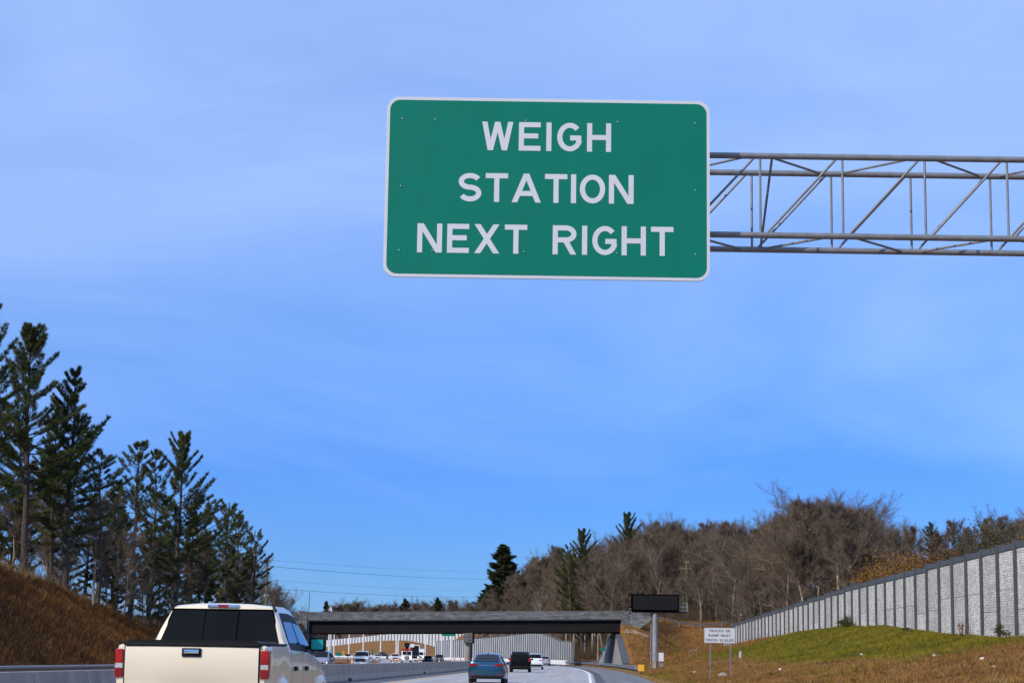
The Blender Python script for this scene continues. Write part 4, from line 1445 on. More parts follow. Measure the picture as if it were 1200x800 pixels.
def suv(name, label, mat, boxy=0.0, light=False, cat='car', rails=True, front=False):
    sp = dict(SUV)
    if boxy:
        sp['zroof'] = [1.06, 1.16, 1.50, 1.74, 1.77, 1.79, 1.76, 1.2, 1.1, 1.0, .8]
        sp['wroof'] = [.72, .84, .80, .74, .74, .75, .75, .82, .80, .7, .6]
        sp['wbelt'] = [.78, .88, .91, .92, .92, .92, .92, .90, .88, .80, .72]
    c = Car(name, label, sp, [0.95, 3.7], 0.36, 0.24, cat)
    c.body(mat)
    c.patch('rear_window', M['glass_dark'], 0.10, 0.52, 7.0, 9.0)
    c.patch('windshield', M['glass_dark'], 3.04, 3.60, 7.05, 9.0)
    for sd in (1, -1):
        c.patch('side_glass', M['glass_side'], .55, 3.35, 5.1, 5.85, sd, .75, 2.98)
        if boxy:
            c.box('tail_lamp', M['red_lens'], (sd * .76, -.02, .92), (sd * .90, .12, 1.22), .02)
        else:
            c.box('tail_lamp', M['red_lens'], (sd * .42, -.02, .97), (sd * .86, .12, 1.07), .02)
        if rails:
            c.box('roof_rail', M['black'], (sd * .60, .8, 1.76 + boxy), (sd * .64, 2.7, 1.80 + boxy), .008)
    c.box('bumper', M['black'], (-.80, -.05, .36), (.80, .1, .56), .03)
    c.box('grille', M['black'], (-.42, 4.66, .62), (.42, 4.72, .80), .01)
    c.box('headlight', M['headlight_on'] if light else M['clear_lens'], (.46, 4.56, .66), (.78, 4.70, .80), .02, both=True)
    c.mirrors(3.1, 1.14, 1.02, (.2, .1, .15), mat if not boxy else M['black'])
    c.wheels()
    return c


def lane_put(c, px, Y, oncoming=False, z=None):
    X = at(px, 772, Y).x
    c.put(X, Y, None, oncoming, 0.0 if z is None and not oncoming else (z if z is not None else float(G(X - R(Y), Y)) + 0.015))

c = sedan('sedan_car', 'blue metallic sedan ahead in the middle lane, nearest car on the road', M['blue_paint'])
lane_put(c, 570, 97)
c.t.scale = (1.0, 1.0, 1.0)
c = suv('suv_car', 'boxy black suv driving ahead of the blue sedan', M['black_paint'], boxy=0.04)
lane_put(c, 609.2, 172)
c = suv('crossover_car', 'white crossover half hidden behind the black suv', M['white_paint'], rails=False)
lane_put(c, 627, 215)
c = sedan('sedan_car', 'small silver sedan farthest ahead, just before the bridge', M['silver_paint'])
lane_put(c, 638.8, 318)

# ---- oncoming traffic
VAN = dict(SUV)
VAN['y'] = [0, .06, .2, .5, .75, 2.4, 3.3, 4.35, 4.75, 5.0, 5.1]
VAN['zroof'] = [1.05, 1.2, 1.55, 1.72, 1.75, 1.77, 1.72, 1.16, 1.0, .88, .76]
def van(label, mat):
    c = Car('minivan', label, VAN, [1.0, 4.0], 0.34, 0.23, 'van')
    c.body(mat)
    c.patch('rear_window', M['glass_dark'], 0.12, 0.48, 7.0, 9.0)
    c.patch('windshield', M['glass_dark'], 3.34, 4.30, 7.05, 9.0)
    for sd in (1, -1):
        c.patch('side_glass', M['glass_side'], .5, 4.0, 5.1, 5.85, sd, .75, 3.3)
        c.box('tail_lamp', M['red_lens'], (sd * .74, -.02, .9), (sd * .88, .1, 1.15), .02)
    c.box('headlight', M['headlight_on'], (.50, 4.93, .62), (.76, 5.07, .78), .03, both=True)
    c.box('grille', M['black'], (-.46, 5.06, .60), (.46, 5.12, .72), .01)
    c.box('front_bumper', mat, (-.74, 5.0, .34), (.74, 5.16, .50), .03)
    c.mirrors(3.7, 1.1, 1.06, (.22, .1, .17), mat)
    c.wheels()
    return c
c = van('mauve grey minivan with lit headlamps coming the other way beside the pickup mirror', M['grey_paint'])
lane_put(c, 381.5, 185, True)


def front_pickup(name, label, mat, px, Y, detail=True, z=None):
    sp = dict(spec)
    c = Car(name, label, sp, [1.18, 4.85], 0.40, 0.26, 'pickup truck')
    c.body(mat, step=0.1)
    c.patch('windshield', M['glass_dark'], 3.72, 4.38, 7.0, 9.0, off=0.012)
    for sd in (1, -1):
        c.patch('side_glass', M['glass_side'], 2.1, 3.95, 5.1, 5.86, sd, 2.26, 3.62)
        c.box('tail_lamp', M['red_lens'], (sd * .86, -.02, .95), (sd * .98, .1, 1.3), .02)
    g = c.box('grille', M['black'], (-.60, 5.82, .70), (.60, 5.92, 1.08), .03)
    for k in range(3):
        MB().b2((-.56, 5.923, .76 + .1 * k), (.56, 5.935, .785 + .1 * k)).build('grille_bar', M['galv_dull'], g)
    c.box('headlight', M['clear_lens'], (.63, 5.70, .76), (.92, 5.87, 1.06), .03, both=True)
    c.box('front_bumper', mat, (-.93, 5.72, .46), (.93, 5.98, .68), .04)
    c.mirrors(3.85, 1.4, 1.13, (.24, .12, .22), mat)
    c.wheels()
    lane_put(c, px, Y, True, z)
    return c
front_pickup('pickup_truck', 'large white pickup with black grille coming the other way under the bridge', M['white_paint'], 427, 238)
front_pickup('pickup_truck', 'small distant white pickup just right of the large white one', M['white_paint'], 441.5, 560)
uc = front_pickup('utility_truck', 'white service pickup with a ladder rack beside the boom truck', M['white_paint'], 462.5, 470)
for x in (-.8, .8):
    for y in (0.2, 1.6):
        MB().b2((x - .03, y, 1.40), (x + .03, y + .06, 2.1)).build('rack_post', M['galv_dull'], uc.t)
    MB().b2((x - .03, 0.1, 2.103), (x + .03, 4.3, 2.16)).build('rack_rail', M['galv_dull'], uc.t)
MB().b2((-.5, 2.2, 2.0), (.5, 2.5, 2.09)).build('beacon', M['amber'], uc.t)
c = sedan('sedan_car', 'dark green sedan coming the other way, right of the white box truck', M['dgreen_paint'])
lane_put(c, 502, 335, True)
c = suv('suv_car', 'dark navy suv coming the other way next to the bridge pier', M['navy_paint'], light=False)
lane_put(c, 514.5, 395, True)


def truck_base(name, label, cab_mat, L, H):
    t = thing(name, label, 'truck')
    ch = MB()
    ch.b2((-.5, 0.2, .75), (.5, L - .3, 1.0))
    ch.build('chassis', M['black'], t)
    for y in (1.2, 2.4, L - 1.0):
        for sd in (1, -1):
            o = MB().lathe_x([(-.15, .28), (-.15, .46), (-.11, .5), (.11, .5), (.15, .46), (.15, .28)], (0, 0, 0), 20).build('wheel', M['rubber'], t, smooth=40, loc=(sd * .98, y, .5))
            MB().lathe_x([(-.13, .01), (-.12, .28), (.12, .28), (.10, .01)], (0, 0, 0), 16).build('rim', M['alloy'], o, smooth=40)
    # cab with sloping nose
    P = [(0, 0.75), (2.3, 0.75), (2.3, 1.35), (1.35, 1.62), (0.95, 2.45), (0.1, 2.5), (0, 2.4)]
    cb_ = MB().poly([(-1.1, L - 2.3 + a, b) for a, b in P], (2.2, 0, 0)).build('cab', cab_mat, t, smooth=40, bevel=0.05)
    q = [Vector((-.95, L - 2.3 + 1.345, 1.66)), Vector((.95, L - 2.3 + 1.345, 1.66)), Vector((.9, L - 2.3 + .985, 2.40)), Vector((-.9, L - 2.3 + .985, 2.40))]
    nrm = Vector((0, .82, .4)).normalized()
    MB().poly([v + nrm * 0.01 for v in q], nrm * 0.01).build('windshield', M['glass_dark'], cb_)
    for sd in (1, -1):
        a, b = sorted((sd * 1.101, sd * 1.112))
        MB().poly([(a, L - 2.2, 1.66), (a, L - 1.05, 1.66), (a, L - 1.33, 2.36), (a, L - 2.2, 2.36)], (b - a, 0, 0)).build('side_glass', M['glass_side'], cb_)
        a, b = sorted((sd * .66, sd * 1.0))
        MB().b2((a, L - .04, .98), (b, L + .02, 1.22)).build('headlight', M['headlight_on'] if 'boom' in label else M['clear_lens'], t)
        a, b = sorted((sd * 1.2, sd * 1.36))
        MB().b2((a, L - 1.2, 1.7), (b, L - 1.12, 2.2)).build('wing_mirror', M['black'], t)
    MB().b2((-.52, L - .02, .95), (.52, L + .03, 1.30)).build('grille', M['black'], t)
    MB().b2((-1.15, L - .15, .5), (1.15, L + .12, .78)).build('front_bumper', M['white_paint'], t, bevel=0.03)
    return t
def put_truck(t, px, Y):
    X = at(px, 772, Y).x
    t.location = (X, Y, float(G(X - R(Y), Y)) + .015)
    t.rotation_euler = (0, 0, -math.atan(Rp(Y)) + PI)
bt = truck_base('boom_truck', 'white boom truck with orange crane arms and a black block on top', M['white_paint'], 7.5, 3)
MB().b2((-1.15, .3, 1.003), (1.15, 4.9, 1.9)).build('deck_body', M['white_paint'], bt, bevel=0.03)
MB().tube((0, 3.8, 1.9), (0, 3.8, 3.0), .32, n=14).build('turret', M['black'], bt, smooth=40)
MB().b2((-.3, .5, 3.0), (.3, 4.2, 3.35)).build('boom', M['black'], bt, bevel=0.03)
MB().b2((-1.25, 4.25, 2.62), (1.25, 4.6, 2.95)).build('outrigger_beam', M['red_lens'], bt, bevel=0.03)
MB().b2((-.55, 4.0, 3.352), (.55, 4.7, 4.25)).build('bucket', M['black'], bt, bevel=0.06)
MB().b2((-1.55, 4.3, 3.3), (-.65, 4.5, 3.95)).build('basket', M['white_paint'], bt, bevel=0.03)
MB().b2((-.35, 7.53, .55), (.35, 7.75, 1.35)).build('winch', M['wood_post'], bt, bevel=0.03)
MB().tube((0, 7.6, 1.3), (0, 7.0, 2.5), .1, n=8).build('boom_rest', M['wood_post'], bt)
put_truck(bt, 476.5, 425)
fx = truck_base('box_truck', 'white box truck following behind the boom truck', M['white_paint'], 8.0, 3)
MB().b2((-1.2, 0, 1.003), (1.2, 5.6, 3.5)).build('cargo_box', M['white_paint'], fx, bevel=0.03)
MB().b2((-1.18, 5.602, 3.2), (1.18, 5.63, 3.48)).build('box_trim', M['galv_dull'], fx)
put_truck(fx, 490.5, 520)
fr2 = truck_base('rack_truck', 'tall dark truck with a pale square headboard right of the boom truck', M['navy_paint'], 7.5, 3)
hb = MB()
for a, b in (((-1.2, 1.9), (-1.05, 4.0)), ((1.05, 1.9), (1.2, 4.0)), ((-1.05, 3.85), (1.05, 4.0))):
    hb.b2((a[0], 4.9, a[1]), (b[0], 5.05, b[1]))
hb.build('headboard_frame', M['white_paint'], fr2)
MB().b2((-1.04, 4.95, 1.9), (1.04, 5.0, 3.84)).build('headboard', M['black'], fr2)
MB().b2((-1.15, .2, 1.003), (1.15, 4.85, 1.3)).build('flat_bed', M['black'], fr2)
put_truck(fr2, 485.0, 470)
# dark trailer far off
dt = thing('flatbed_trailer', 'long dark trailer standing beyond the oncoming lanes left of the boom truck', 'trailer')
MB().b2((-3.2, -1.2, .9), (3.2, 1.2, 1.25)).build('bed', M['black'], dt)
MB().b2((-3.1, -1.1, 1.253), (2.4, 1.1, 2.2)).build('load', M['navy_paint'], dt, bevel=0.08)
MB().b2((-1.0, -1.0, 2.203), (1.2, 1.0, 2.6)).build('load', M['black'], dt, bevel=0.08)
for x in (-2.4, -1.3, 2.2):
    MB().tube((x, -1.2, .45), (x, 1.2, .45), .45, n=16).build('wheel', M['rubber'], dt)
Xd = at(447.5, 770, 800).x
dt.location = (Xd, 800, float(G(Xd - R(800), 800)) + .015)


# ------------------------------------------------------------------ vegetation
def frame(d):
    d = d / np.linalg.norm(d)
    a = np.array([0, 0, 1.0]) if abs(d[2]) < 0.9 else np.array([1.0, 0, 0])
    u = np.cross(d, a); u /= np.linalg.norm(u)
    return d, u, np.cross(d, u)


class TG:
    """triangle soup for plants"""
    def __init__(s):
        s.v, s.f, s.n = [], [], 0

    def seg(s, p, q, r0, r1, k=4):
        d, u, w = frame(q - p)
        t = np.arange(k) * 2 * PI / k
        ring = np.outer(np.cos(t), u) + np.outer(np.sin(t), w)
        s.v.append(np.concatenate([p + ring * r0, q + ring * r1]))
        b = s.n
        for i in range(k):
            j = (i + 1) % k
            s.f += [(b + i, b + j, b + k + j), (b + i, b + k + j, b + k + i)]
        s.n += 2 * k

    def tris(s, A, B, Cc):
        """arrays of triangle corners"""
        n = len(A)
        s.v.append(np.stack([A, B, Cc], 1).reshape(-1, 3))
        i = s.n + np.arange(n) * 3
        s.f += list(zip(i, i + 1, i + 2))
        s.n += 3 * n

    def mesh(s, name, mat, smooth=None):
        o = raw(name, np.concatenate(s.v), np.array(s.f), mat, smooth=smooth)
        return o


def unit(a):
    return a / np.maximum(1e-9, np.linalg.norm(a, axis=-1, keepdims=True))


def needles(tg, pts, dirs, rng, n=10, ln=0.34, wd=0.03, spread=0.9):
    """n needle blades from every point, fanning round dirs"""
    P = np.repeat(pts, n, 0)
    D = np.repeat(dirs, n, 0) + rng.normal(0, spread * 0.6, (len(P), 3))
    D = unit(D)
    P = P + rng.normal(0, 0.05, P.shape)
    side = unit(np.cross(D, rng.normal(0, 1, P.shape)))
    l_ = ln * rng.uniform(0.6, 1.25, (len(P), 1))
    tg.tris(P - side * wd, P + side * wd, P + D * l_)


def pine(seed, H, bare=0.35, Lmax=4.2, kind='white', n_need=15, lean=0.0, taper=0.85, dens=1.0):
    """kind white: airy tiers with upswept tips; loblolly: rounded clumped top; cedar: dense cone"""
    rng = np.random.default_rng(seed)
    tr, fo = TG(), TG()
    P = []
    x = y = 0.0
    for i in range(11):
        z = H * i / 10
        P.append(np.array([x + lean * z, y, z]))
        x += rng.normal(0, 0.09); y += rng.normal(0, 0.09)
    r0 = 0.0125 * H + 0.04
    for i in range(10):
        a, b = r0 * (1 - i / 10) ** 0.8 + 0.02, r0 * (1 - (i + 1) / 10) ** 0.8 + 0.02
        tr.seg(P[i] - np.array([0, 0, 0.8 if i == 0 else 0]), P[i + 1], a, b, 8)
    def trunk(z):
        i = min(int(z / H * 10), 9)
        return P[i] + (P[i + 1] - P[i]) * (z / H * 10 - i)
    z = H * bare
    pts, dirs = [], []
    gap = {'white': 0.66, 'loblolly': 0.60, 'cedar': 0.34}[kind] / dens
    while z < H - 0.15:
        t = (z - H * bare) / (H * (1 - bare))
        if kind == 'white':
            Lb = Lmax * min(1, 0.62 + t * 1.6) * (1 - t) ** 0.55 + 0.45
            up = -0.10 + 1.0 * t ** 1.1
            nb = rng.integers(3, 7)
        elif kind == 'loblolly':
            Lb = Lmax * math.sin(PI * min(1, 0.18 + 0.82 * t)) ** 0.7 * (0.45 + 0.55 * min(1, t * 1.8)) + 0.3
            up = 0.0 + 0.75 * t
            nb = rng.integers(2, 5)
        else:
            Lb = Lmax * (1 - t) ** 0.8 + 0.12
            up = 0.35 + 0.5 * t
            nb = 5
        az0 = rng.uniform(0, 2 * PI)
        for k in range(nb):
            if rng.random() < (0.16 if kind != 'cedar' else 0.05):
                continue
            az = az0 + 2 * PI * k / nb + rng.normal(0, 0.35)
            Lk = Lb * rng.uniform(0.35, 1.2)
            zz = z + rng.normal(0, 0.12)
            zz = min(max(zz, 0.3), H - 0.1)
            base = trunk(zz)
            d = np.array([math.cos(az), math.sin(az), up + rng.normal(0, 0.14)])
            d /= np.linalg.norm(d)
            ns_ = 5
            p = base
            rb = 0.012 * Lk + 0.012
            for j in range(ns_):
                q = p + d * Lk / ns_
                tr.seg(p, q, rb * (1 - j / ns_) + 0.006, rb * (1 - (j + 1) / ns_) + 0.006, 3)
                if j >= (1 if kind != 'loblolly' else 2):
                    hd = np.array([-d[1], d[0], 0]); hd /= max(1e-6, np.linalg.norm(hd))
                    m = max(2, int(Lk / ns_ / 0.17 * dens))
                    for q_ in range(m):
                        b0 = p + (q - p) * (q_ + rng.random()) / m
                        rem = Lk * (1 - (j + (q_ + .5) / m) / ns_)
                        sl = (min(0.85, 0.10 * Lk + 0.19 * rem) if kind == 'white' else min(0.95, 0.20 * Lk + 0.12 * rem)) * rng.uniform(0.4, 1.0)
                        for sd in (1, -1):
                            dd = d * 0.75 + hd * sd * rng.uniform(0.5, 1.0) + np.array([0, 0, rng.uniform(0.0, 0.45)])
                            dd /= np.linalg.norm(dd)
                            e = b0 + dd * sl
                            tr.seg(b0, e, 0.008, 0.004, 3)
                            for f in (0.45, 0.75, 1.0):
                                pts.append(b0 + dd * sl * f)
                                dirs.append(dd * 0.8 + np.array([0, 0, 0.35]))
                d = d + np.array([0, 0, 0.15 if kind == 'white' else 0.10])
                d /= np.linalg.norm(d)
                p = q
            pts.append(p); dirs.append(d)
        z += gap * rng.uniform(0.75, 1.3)
    for _ in range(10):
        pts.append(trunk(H - rng.random() * 0.7)); dirs.append(np.array([0, 0, 1.0]))
    pts, dirs = np.array(pts), np.array(dirs)
    if kind == 'cedar':
        needles(fo, pts, dirs, rng, n=5, ln=0.28, wd=0.05)
    else:
        needles(fo, pts, dirs, rng, n=n_need, ln=0.27, wd=0.015, spread=0.8)
    return tr, fo


def bare_tree(seed, H, spread=0.35, limbs=13, low=0.3, fine=1.0, twigw=0.013):
    """leafless tree: trunk + limbs as one mesh, fine twigs as another"""
    rng = np.random.default_rng(seed)
    tr, tw = TG(), TG()
    P = [np.array([0, 0, -0.6])]
    d = np.array([0, 0, 1.0])
    N = 9
    for i in range(N):
        d = d + np.append(rng.normal(0, 0.055, 2), 0); d /= np.linalg.norm(d)
        P.append(P[-1] + d * (H * 0.86 + 0.6) / N)
    r0 = 0.011 * H + 0.03
    for i in range(N):
        tr.seg(P[i], P[i + 1], r0 * (1 - i / N) ** 0.75 + 0.012, r0 * (1 - (i + 1) / N) ** 0.75 + 0.012, 6)
    A, B, Cc = [], [], []
    def twigs(p, q, n, ln):
        t = rng.random((n, 1))
        b = p + (q - p) * t
        dv = unit(unit((q - p)[None]) * 0.9 + rng.normal(0, 0.55, (n, 3)) + np.array([0, 0, 0.30]))
        l_ = ln * rng.uniform(0.5, 1.3, (n, 1))
        e = b + dv * l_
        sd = unit(np.cross(dv, rng.normal(0, 1, (n, 3)))) * twigw
        A.append(b - sd); B.append(b + sd); Cc.append(e)
        # forked tips
        for _ in range(2):
            b2 = b + dv * l_ * rng.uniform(0.3, 0.8, (n, 1))
            dv2 = unit(dv + rng.normal(0, 0.5, (n, 3)) + np.array([0, 0, 0.15]))
            sd2 = unit(np.cross(dv2, rng.normal(0, 1, (n, 3)))) * twigw * 0.8
            A.append(b2 - sd2); B.append(b2 + sd2); Cc.append(b2 + dv2 * l_ * 0.6)
    def limb(p, d, Lk, r, lev):
        ns_ = 4 if lev == 0 else 3
        for j in range(ns_):
            q = p + d * Lk / ns_
            ra, rb = r * (1 - j / ns_ * 0.75), r * (1 - (j + 1) / ns_ * 0.75)
            tr.seg(p, q, ra, rb, 4 if lev == 0 else 3)
            if lev < 2:
                for _ in range(2 if lev == 0 else rng.integers(1, 3)):
                    dd = d * 0.8 + rng.normal(0, 0.5, 3) + np.array([0, 0, 0.22]); dd /= np.linalg.norm(dd)
                    limb(p + (q - p) * rng.random(), dd, Lk * rng.uniform(0.38, 0.62), r * 0.5, lev + 1)
            if lev >= 1:
                twigs(p, q, max(2, int(5 * fine)), 0.22 * Lk + 0.45)
            d = d + rng.normal(0, 0.12, 3) + np.array([0, 0, 0.10]); d /= np.linalg.norm(d)
            p = q
    for k in range(limbs):
        t = low + (1 - low) * (k + rng.random()) / limbs
        i = min(int(t * N), N - 1)
        base = P[i] + (P[i + 1] - P[i]) * (t * N - i)
        az = k * 2.4 + rng.normal(0, 0.4)
        up = 0.55 + 0.9 * t
        dd = np.array([math.cos(az), math.sin(az), up]); dd /= np.linalg.norm(dd)
        Lk = H * spread * (1.15 - 0.75 * abs(t - 0.55)) * rng.uniform(0.7, 1.15) * (1.0 if t < 0.85 else 0.6)
        limb(base, dd, Lk, r0 * 0.42 * (1.1 - 0.6 * t), 0)
    tw.tris(np.concatenate(A), np.concatenate(B), np.concatenate(Cc))
    return tr, tw


def plant_root(name, label, cat, tr, fo, bark, leaf, parts=('trunk', 'crown'), group=None):
    t = thing(name, label, cat, group=group)
    for nm, g, m in ((parts[0], tr, bark), (parts[1], fo, leaf)):
        o = g.mesh(nm, m, smooth=180 if nm == 'trunk' else None)
        o.parent = t
    return t, kids(t)


USED = {}
def plant(key, proto, name, label, cat, X, Y, scale, rz=None, group=None, dz=0.0):
    """first use moves the prototype, later uses copy it"""
    t, ks = proto[key]
    rz = RNG.uniform(0, 2 * PI) if rz is None else rz
    sc = (scale, scale, scale) if not isinstance(scale, tuple) else scale
    z = gz(X, Y) + dz
    if key not in USED:
        USED[key] = 1
        t.location, t.rotation_euler, t.scale = (X, Y, z), (0, 0, rz), sc
        t['label'], t['category'] = label, cat
        if group: t['group'] = group
        t.name = name
        return t
    r = dup(t, ks, (X, Y, z), rz, sc, label, group)
    if not group and 'group' in r:
        del r['group']
    r['category'] = cat
    r.name = name
    return r


PR = {}
def mk(key, gen, bark, leaf):
    PR[key] = plant_root('tree', 'tree', 'tree', gen[0], gen[1], M[bark], M[leaf])

mk('wp1', pine(11, 20, 0.30, 5.0, 'white'), 'pine_bark', 'pine_needles')
mk('wp2', pine(12, 20, 0.24, 4.8, 'white'), 'pine_bark', 'pine_needles')
mk('wp3', pine(13, 20, 0.34, 4.2, 'white', dens=0.9), 'pine_bark', 'pine_needles')
mk('wp4', pine(14, 14, 0.06, 4.2, 'white', dens=1.1), 'pine_bark', 'pine_needles')
mk('lp1', pine(21, 18, 0.36, 2.9, 'loblolly', n_need=15), 'pine_bark', 'pine_needles')
mk('lp2', pine(22, 18, 0.30, 3.3, 'loblolly', n_need=15), 'pine_bark', 'pine_needles')
mk('cd1', pine(31, 10, 0.06, 2.2, 'cedar'), 'pine_bark', 'cedar')
mk('cd2', pine(32, 10, 0.04, 2.8, 'cedar'), 'pine_bark', 'cedar')
HB = 15.0
mk('bt1', bare_tree(41, HB, 0.27, limbs=11, low=0.45), 'grey_bark', 'twig')
mk('bt2', bare_tree(42, HB, 0.34, limbs=11, low=0.35), 'grey_bark', 'twig')
mk('bt3', bare_tree(43, HB, 0.24, limbs=11, low=0.5), 'grey_bark', 'twig')
mk('bt4', bare_tree(44, HB, 0.42, limbs=12, low=0.2), 'grey_bark', 'twig')
mk('bt5', bare_tree(45, HB, 0.20, limbs=12, low=0.42), 'grey_bark', 'twig')
mk('big', bare_tree(51, HB, 0.50, limbs=20, low=0.14, fine=2.2, twigw=0.011), 'grey_bark', 'twig')

for k_ in PR:
    zs_ = np.concatenate([[v.co.z for v in c_.data.vertices] for c_ in PR[k_][1]])
    NOM_H = float(zs_.max()) if k_[0] not in 'b' else float(np.percentile(zs_, 99.4))
    PR[k_][0]['top'] = NOM_H

# ---- pines on the left bank: px of the trunk, px height of the top, distance
LEFT = [
    ('wp2', -14, 352, 158, 'tall pine cut by the left edge of the view with drooping tips', 1.0),
    ('wp1', 44, 376, 168, 'tallest pine on the left bank with a pointed open crown', 1.0),
    ('wp3', 74, 470, 178, 'pine with a thin straight trunk tucked behind the two tallest pines', 0.9),
    ('wp2', 90, 428, 172, 'second tallest pine with long upswept branches on its right', 1.1),
    ('lp2', 122, 525, 182, 'broad dark pine filling the gap right of the two tallest pines', 1.2),
    ('lp1', 161, 512, 192, 'slender pine with a rounded tuft crown and long bare trunk', 1.0),
    ('lp1', 184, 524, 200, 'slim pine with a small dark crown between the rounded pine and the pointed one', 0.85),
    ('wp1', 213, 502, 205, 'pointed pine with layered branches in the middle right of the pine row', 0.95),
    ('lp2', 243, 578, 215, 'dense dark pine with a broad crown right of the pointed pine', 1.25),
    ('lp2', 266, 584, 222, 'bushy pine behind the dense broad one near the end of the row', 1.0),
    ('lp1', 283, 598, 232, 'spindly pine with two bare lower limbs near the right end of the pine row', 1.0),
    ('lp2', 301, 618, 236, 'last and lowest pine at the right end of the row by the utility pole', 0.9),
    ('wp3', 18, 500, 190, 'shaded pine standing low between the left edge and the tallest pine', 1.2),
    ('lp2', 62, 520, 195, 'dark pine filling the lower crown of the tallest pine', 1.1),
    ('wp2', 140, 560, 205, 'dark lower pine behind the rounded tuft pine', 1.1),
    ('wp3', 228, 588, 225, 'dark lower pine standing behind the pointed layered pine', 1.1),
    ('lp2', -6, 560, 185, 'low dark pine at the very left edge above the brown bank', 1.3),
    ('wp4', 30, 568, 188, 'low dark pine with branches to the ground behind the tallest trunk', 1.0),
    ('wp4', 78, 590, 200, 'low dark pine filling the gap between the tallest pair of trunks', 1.0),
    ('wp4', 140, 602, 206, 'low bushy pine between the broad dark pine and the rounded tuft pine', 1.0),
    ('wp4', 176, 612, 214, 'low bushy pine below the two slender tufted pines', 1.0),
    ('wp4', 205, 618, 220, 'low bushy pine at the foot of the pointed layered pine', 1.0),
    ('wp4', 238, 630, 228, 'low bushy pine under the dense broad pine', 1.0),
    ('wp4', 272, 642, 238, 'low bushy pine under the last pines of the row', 1.0),
    ('wp4', -4, 590, 176, 'low dark pine cut by the left edge above the bank', 1.0),
    ('lp2', 106, 585, 200, 'low dark pine below the second tallest pine', 1.2),
]
NOM = {k_: PR[k_][0].pop('top') for k_ in PR}
for key, px, py, Y, lab, wf in LEFT:
    p = at(px, py, Y)
    Hh = p.z - gz(p.x, Y)
    s = Hh / NOM[key]
    # tall slender forms: width follows a natural size rather than the height
    ws = s * wf if s < 1.15 else 1.15 * wf * (s / 1.15) ** 0.4
    plant(key, PR, 'pine_tree', lab, 'pine tree', p.x, Y, (ws, ws, s), group='pines on the left bank')
# leafless trees and saplings among the pines
LB = [('bt2', 116, 575, 176), ('bt4', 150, 612, 190), ('bt1', 20, 560, 172), ('bt5', 60, 585, 185), ('bt3', 190, 625, 215), ('bt2', 290, 650, 235), ('bt4', 303, 672, 272), ('bt1', 330, 686, 285),
      ('bt2', 322, 684, 300), ('bt4', 296, 664, 255), ('bt4', 338, 693, 296), ('bt3', 255, 640, 232), ('bt1', 275, 640, 245), ('bt5', 225, 640, 214), ('bt4', 205, 650, 212), ('bt2', 130, 630, 200), ('bt4', 85, 620, 196), ('bt2', 172, 648, 206)]
for key, px, py, Y in LB:
    p = at(px, py, Y)
    s = (p.z - gz(p.x, Y)) / NOM[key]
    plant(key, PR, 'bare_tree', 'leafless grey tree standing among the pines on the left bank', 'tree', p.x, Y, s, group='bare trees among the pines')

# ---- wooded hill at right
TOPX = [540, 560, 585, 600, 625, 645, 665, 690, 720, 760, 800, 850, 885, 905, 925, 950, 985, 1020, 1045, 1070, 1100, 1150, 1200, 1260]
TOPY_ = [708, 694, 682, 668, 648, 636, 636, 628, 620, 608, 604, 609, 616, 606, 592, 584, 582, 590, 600, 606, 612, 604, 598, 590]
keys = ['bt1', 'bt2', 'bt3', 'bt4', 'bt5']
count = 0
def hill_tree(px, Y, low=0, key=None):
    global count
    X = at(px, 700, Y).x
    o = X - R(Y)
    g = gz(X, Y)
    ztop = at(px, float(np.interp(px, TOPX, TOPY_)) + low, Y).z
    Hh = min(max(ztop - g, 5.0), 22 if Y < 550 else 30)
    key = key or RNG.choice(keys)
    s = Hh / NOM[key]
    ws = s * RNG.uniform(0.85, 1.2)
    a_ = Y > 345
    plant(key, PR, 'bare_tree', 'leafless brown tree in the crowded wood on the hill behind the bridge' if a_ else 'leafless grey brown tree behind the noise wall at right', 'tree', X, Y, (ws, ws, s),
          group='bare trees of the hill behind the bridge' if a_ else 'bare trees behind the noise wall')
    count += 1
# behind the crossing road: rows going back up the hill
for Y0, n, lows in ((352, 44, (38, 95)), (385, 44, (20, 70)), (425, 46, (6, 45)), (470, 46, (0, 28)), (510, 36, (-2, 16)), (600, 14, (0, 40)), (660, 18, (0, 40)), (720, 20, (0, 30)), (770, 16, (0, 20))):
    for k in range(n):
        px = 560 + (930 - 560) * (k + RNG.random()) / n if Y0 < 550 else 542 + 130 * (k + RNG.random()) / n
        Y = Y0 + RNG.uniform(-14, 14)
        X = at(px, 700, Y).x
        if X - R(Y) < 10.5 or (Y < 362 and X - R(Y) < 26) or (Y < 372 and X - R(Y) < 14):
            continue
        hill_tree(px, Y, RNG.uniform(*lows))
# behind the sound wall
for k in range(70):
    px = 855 + (1215 - 855) * (k + RNG.random()) / 70
    Ywall = np.interp(px, [850, 892, 950, 1000, 1088, 1154, 1200, 1240], [310, 262, 210, 176, 140, 120, 110, 104])
    Y = Ywall + (RNG.uniform(9, 90) if px < 1015 else RNG.uniform(42, 115))
    hill_tree(px, Y, RNG.uniform(2, 75) if k % 3 else RNG.uniform(-2, 12))
p = at(958, 578, 262)
s = (p.z - gz(p.x, 262)) / NOM['big']
plant('big', PR, 'bare_tree', 'widest leafless tree with a rounded fan of fine twigs, centre of the right skyline', 'tree', p.x, 262, (s * 1.25, s * 1.25, s))
for px, py, Y, lab, ws in ((1000, 588, 250, 'broad leafless tree right of the widest fan shaped tree', 1.15), (918, 600, 285, 'broad leafless tree left of the widest fan shaped tree', 1.0)):
    p = at(px, py, Y)
    s = (p.z - gz(p.x, Y)) / NOM['big']
    plant('big', PR, 'bare_tree', lab, 'tree', p.x, Y, (s * ws, s * ws, s))

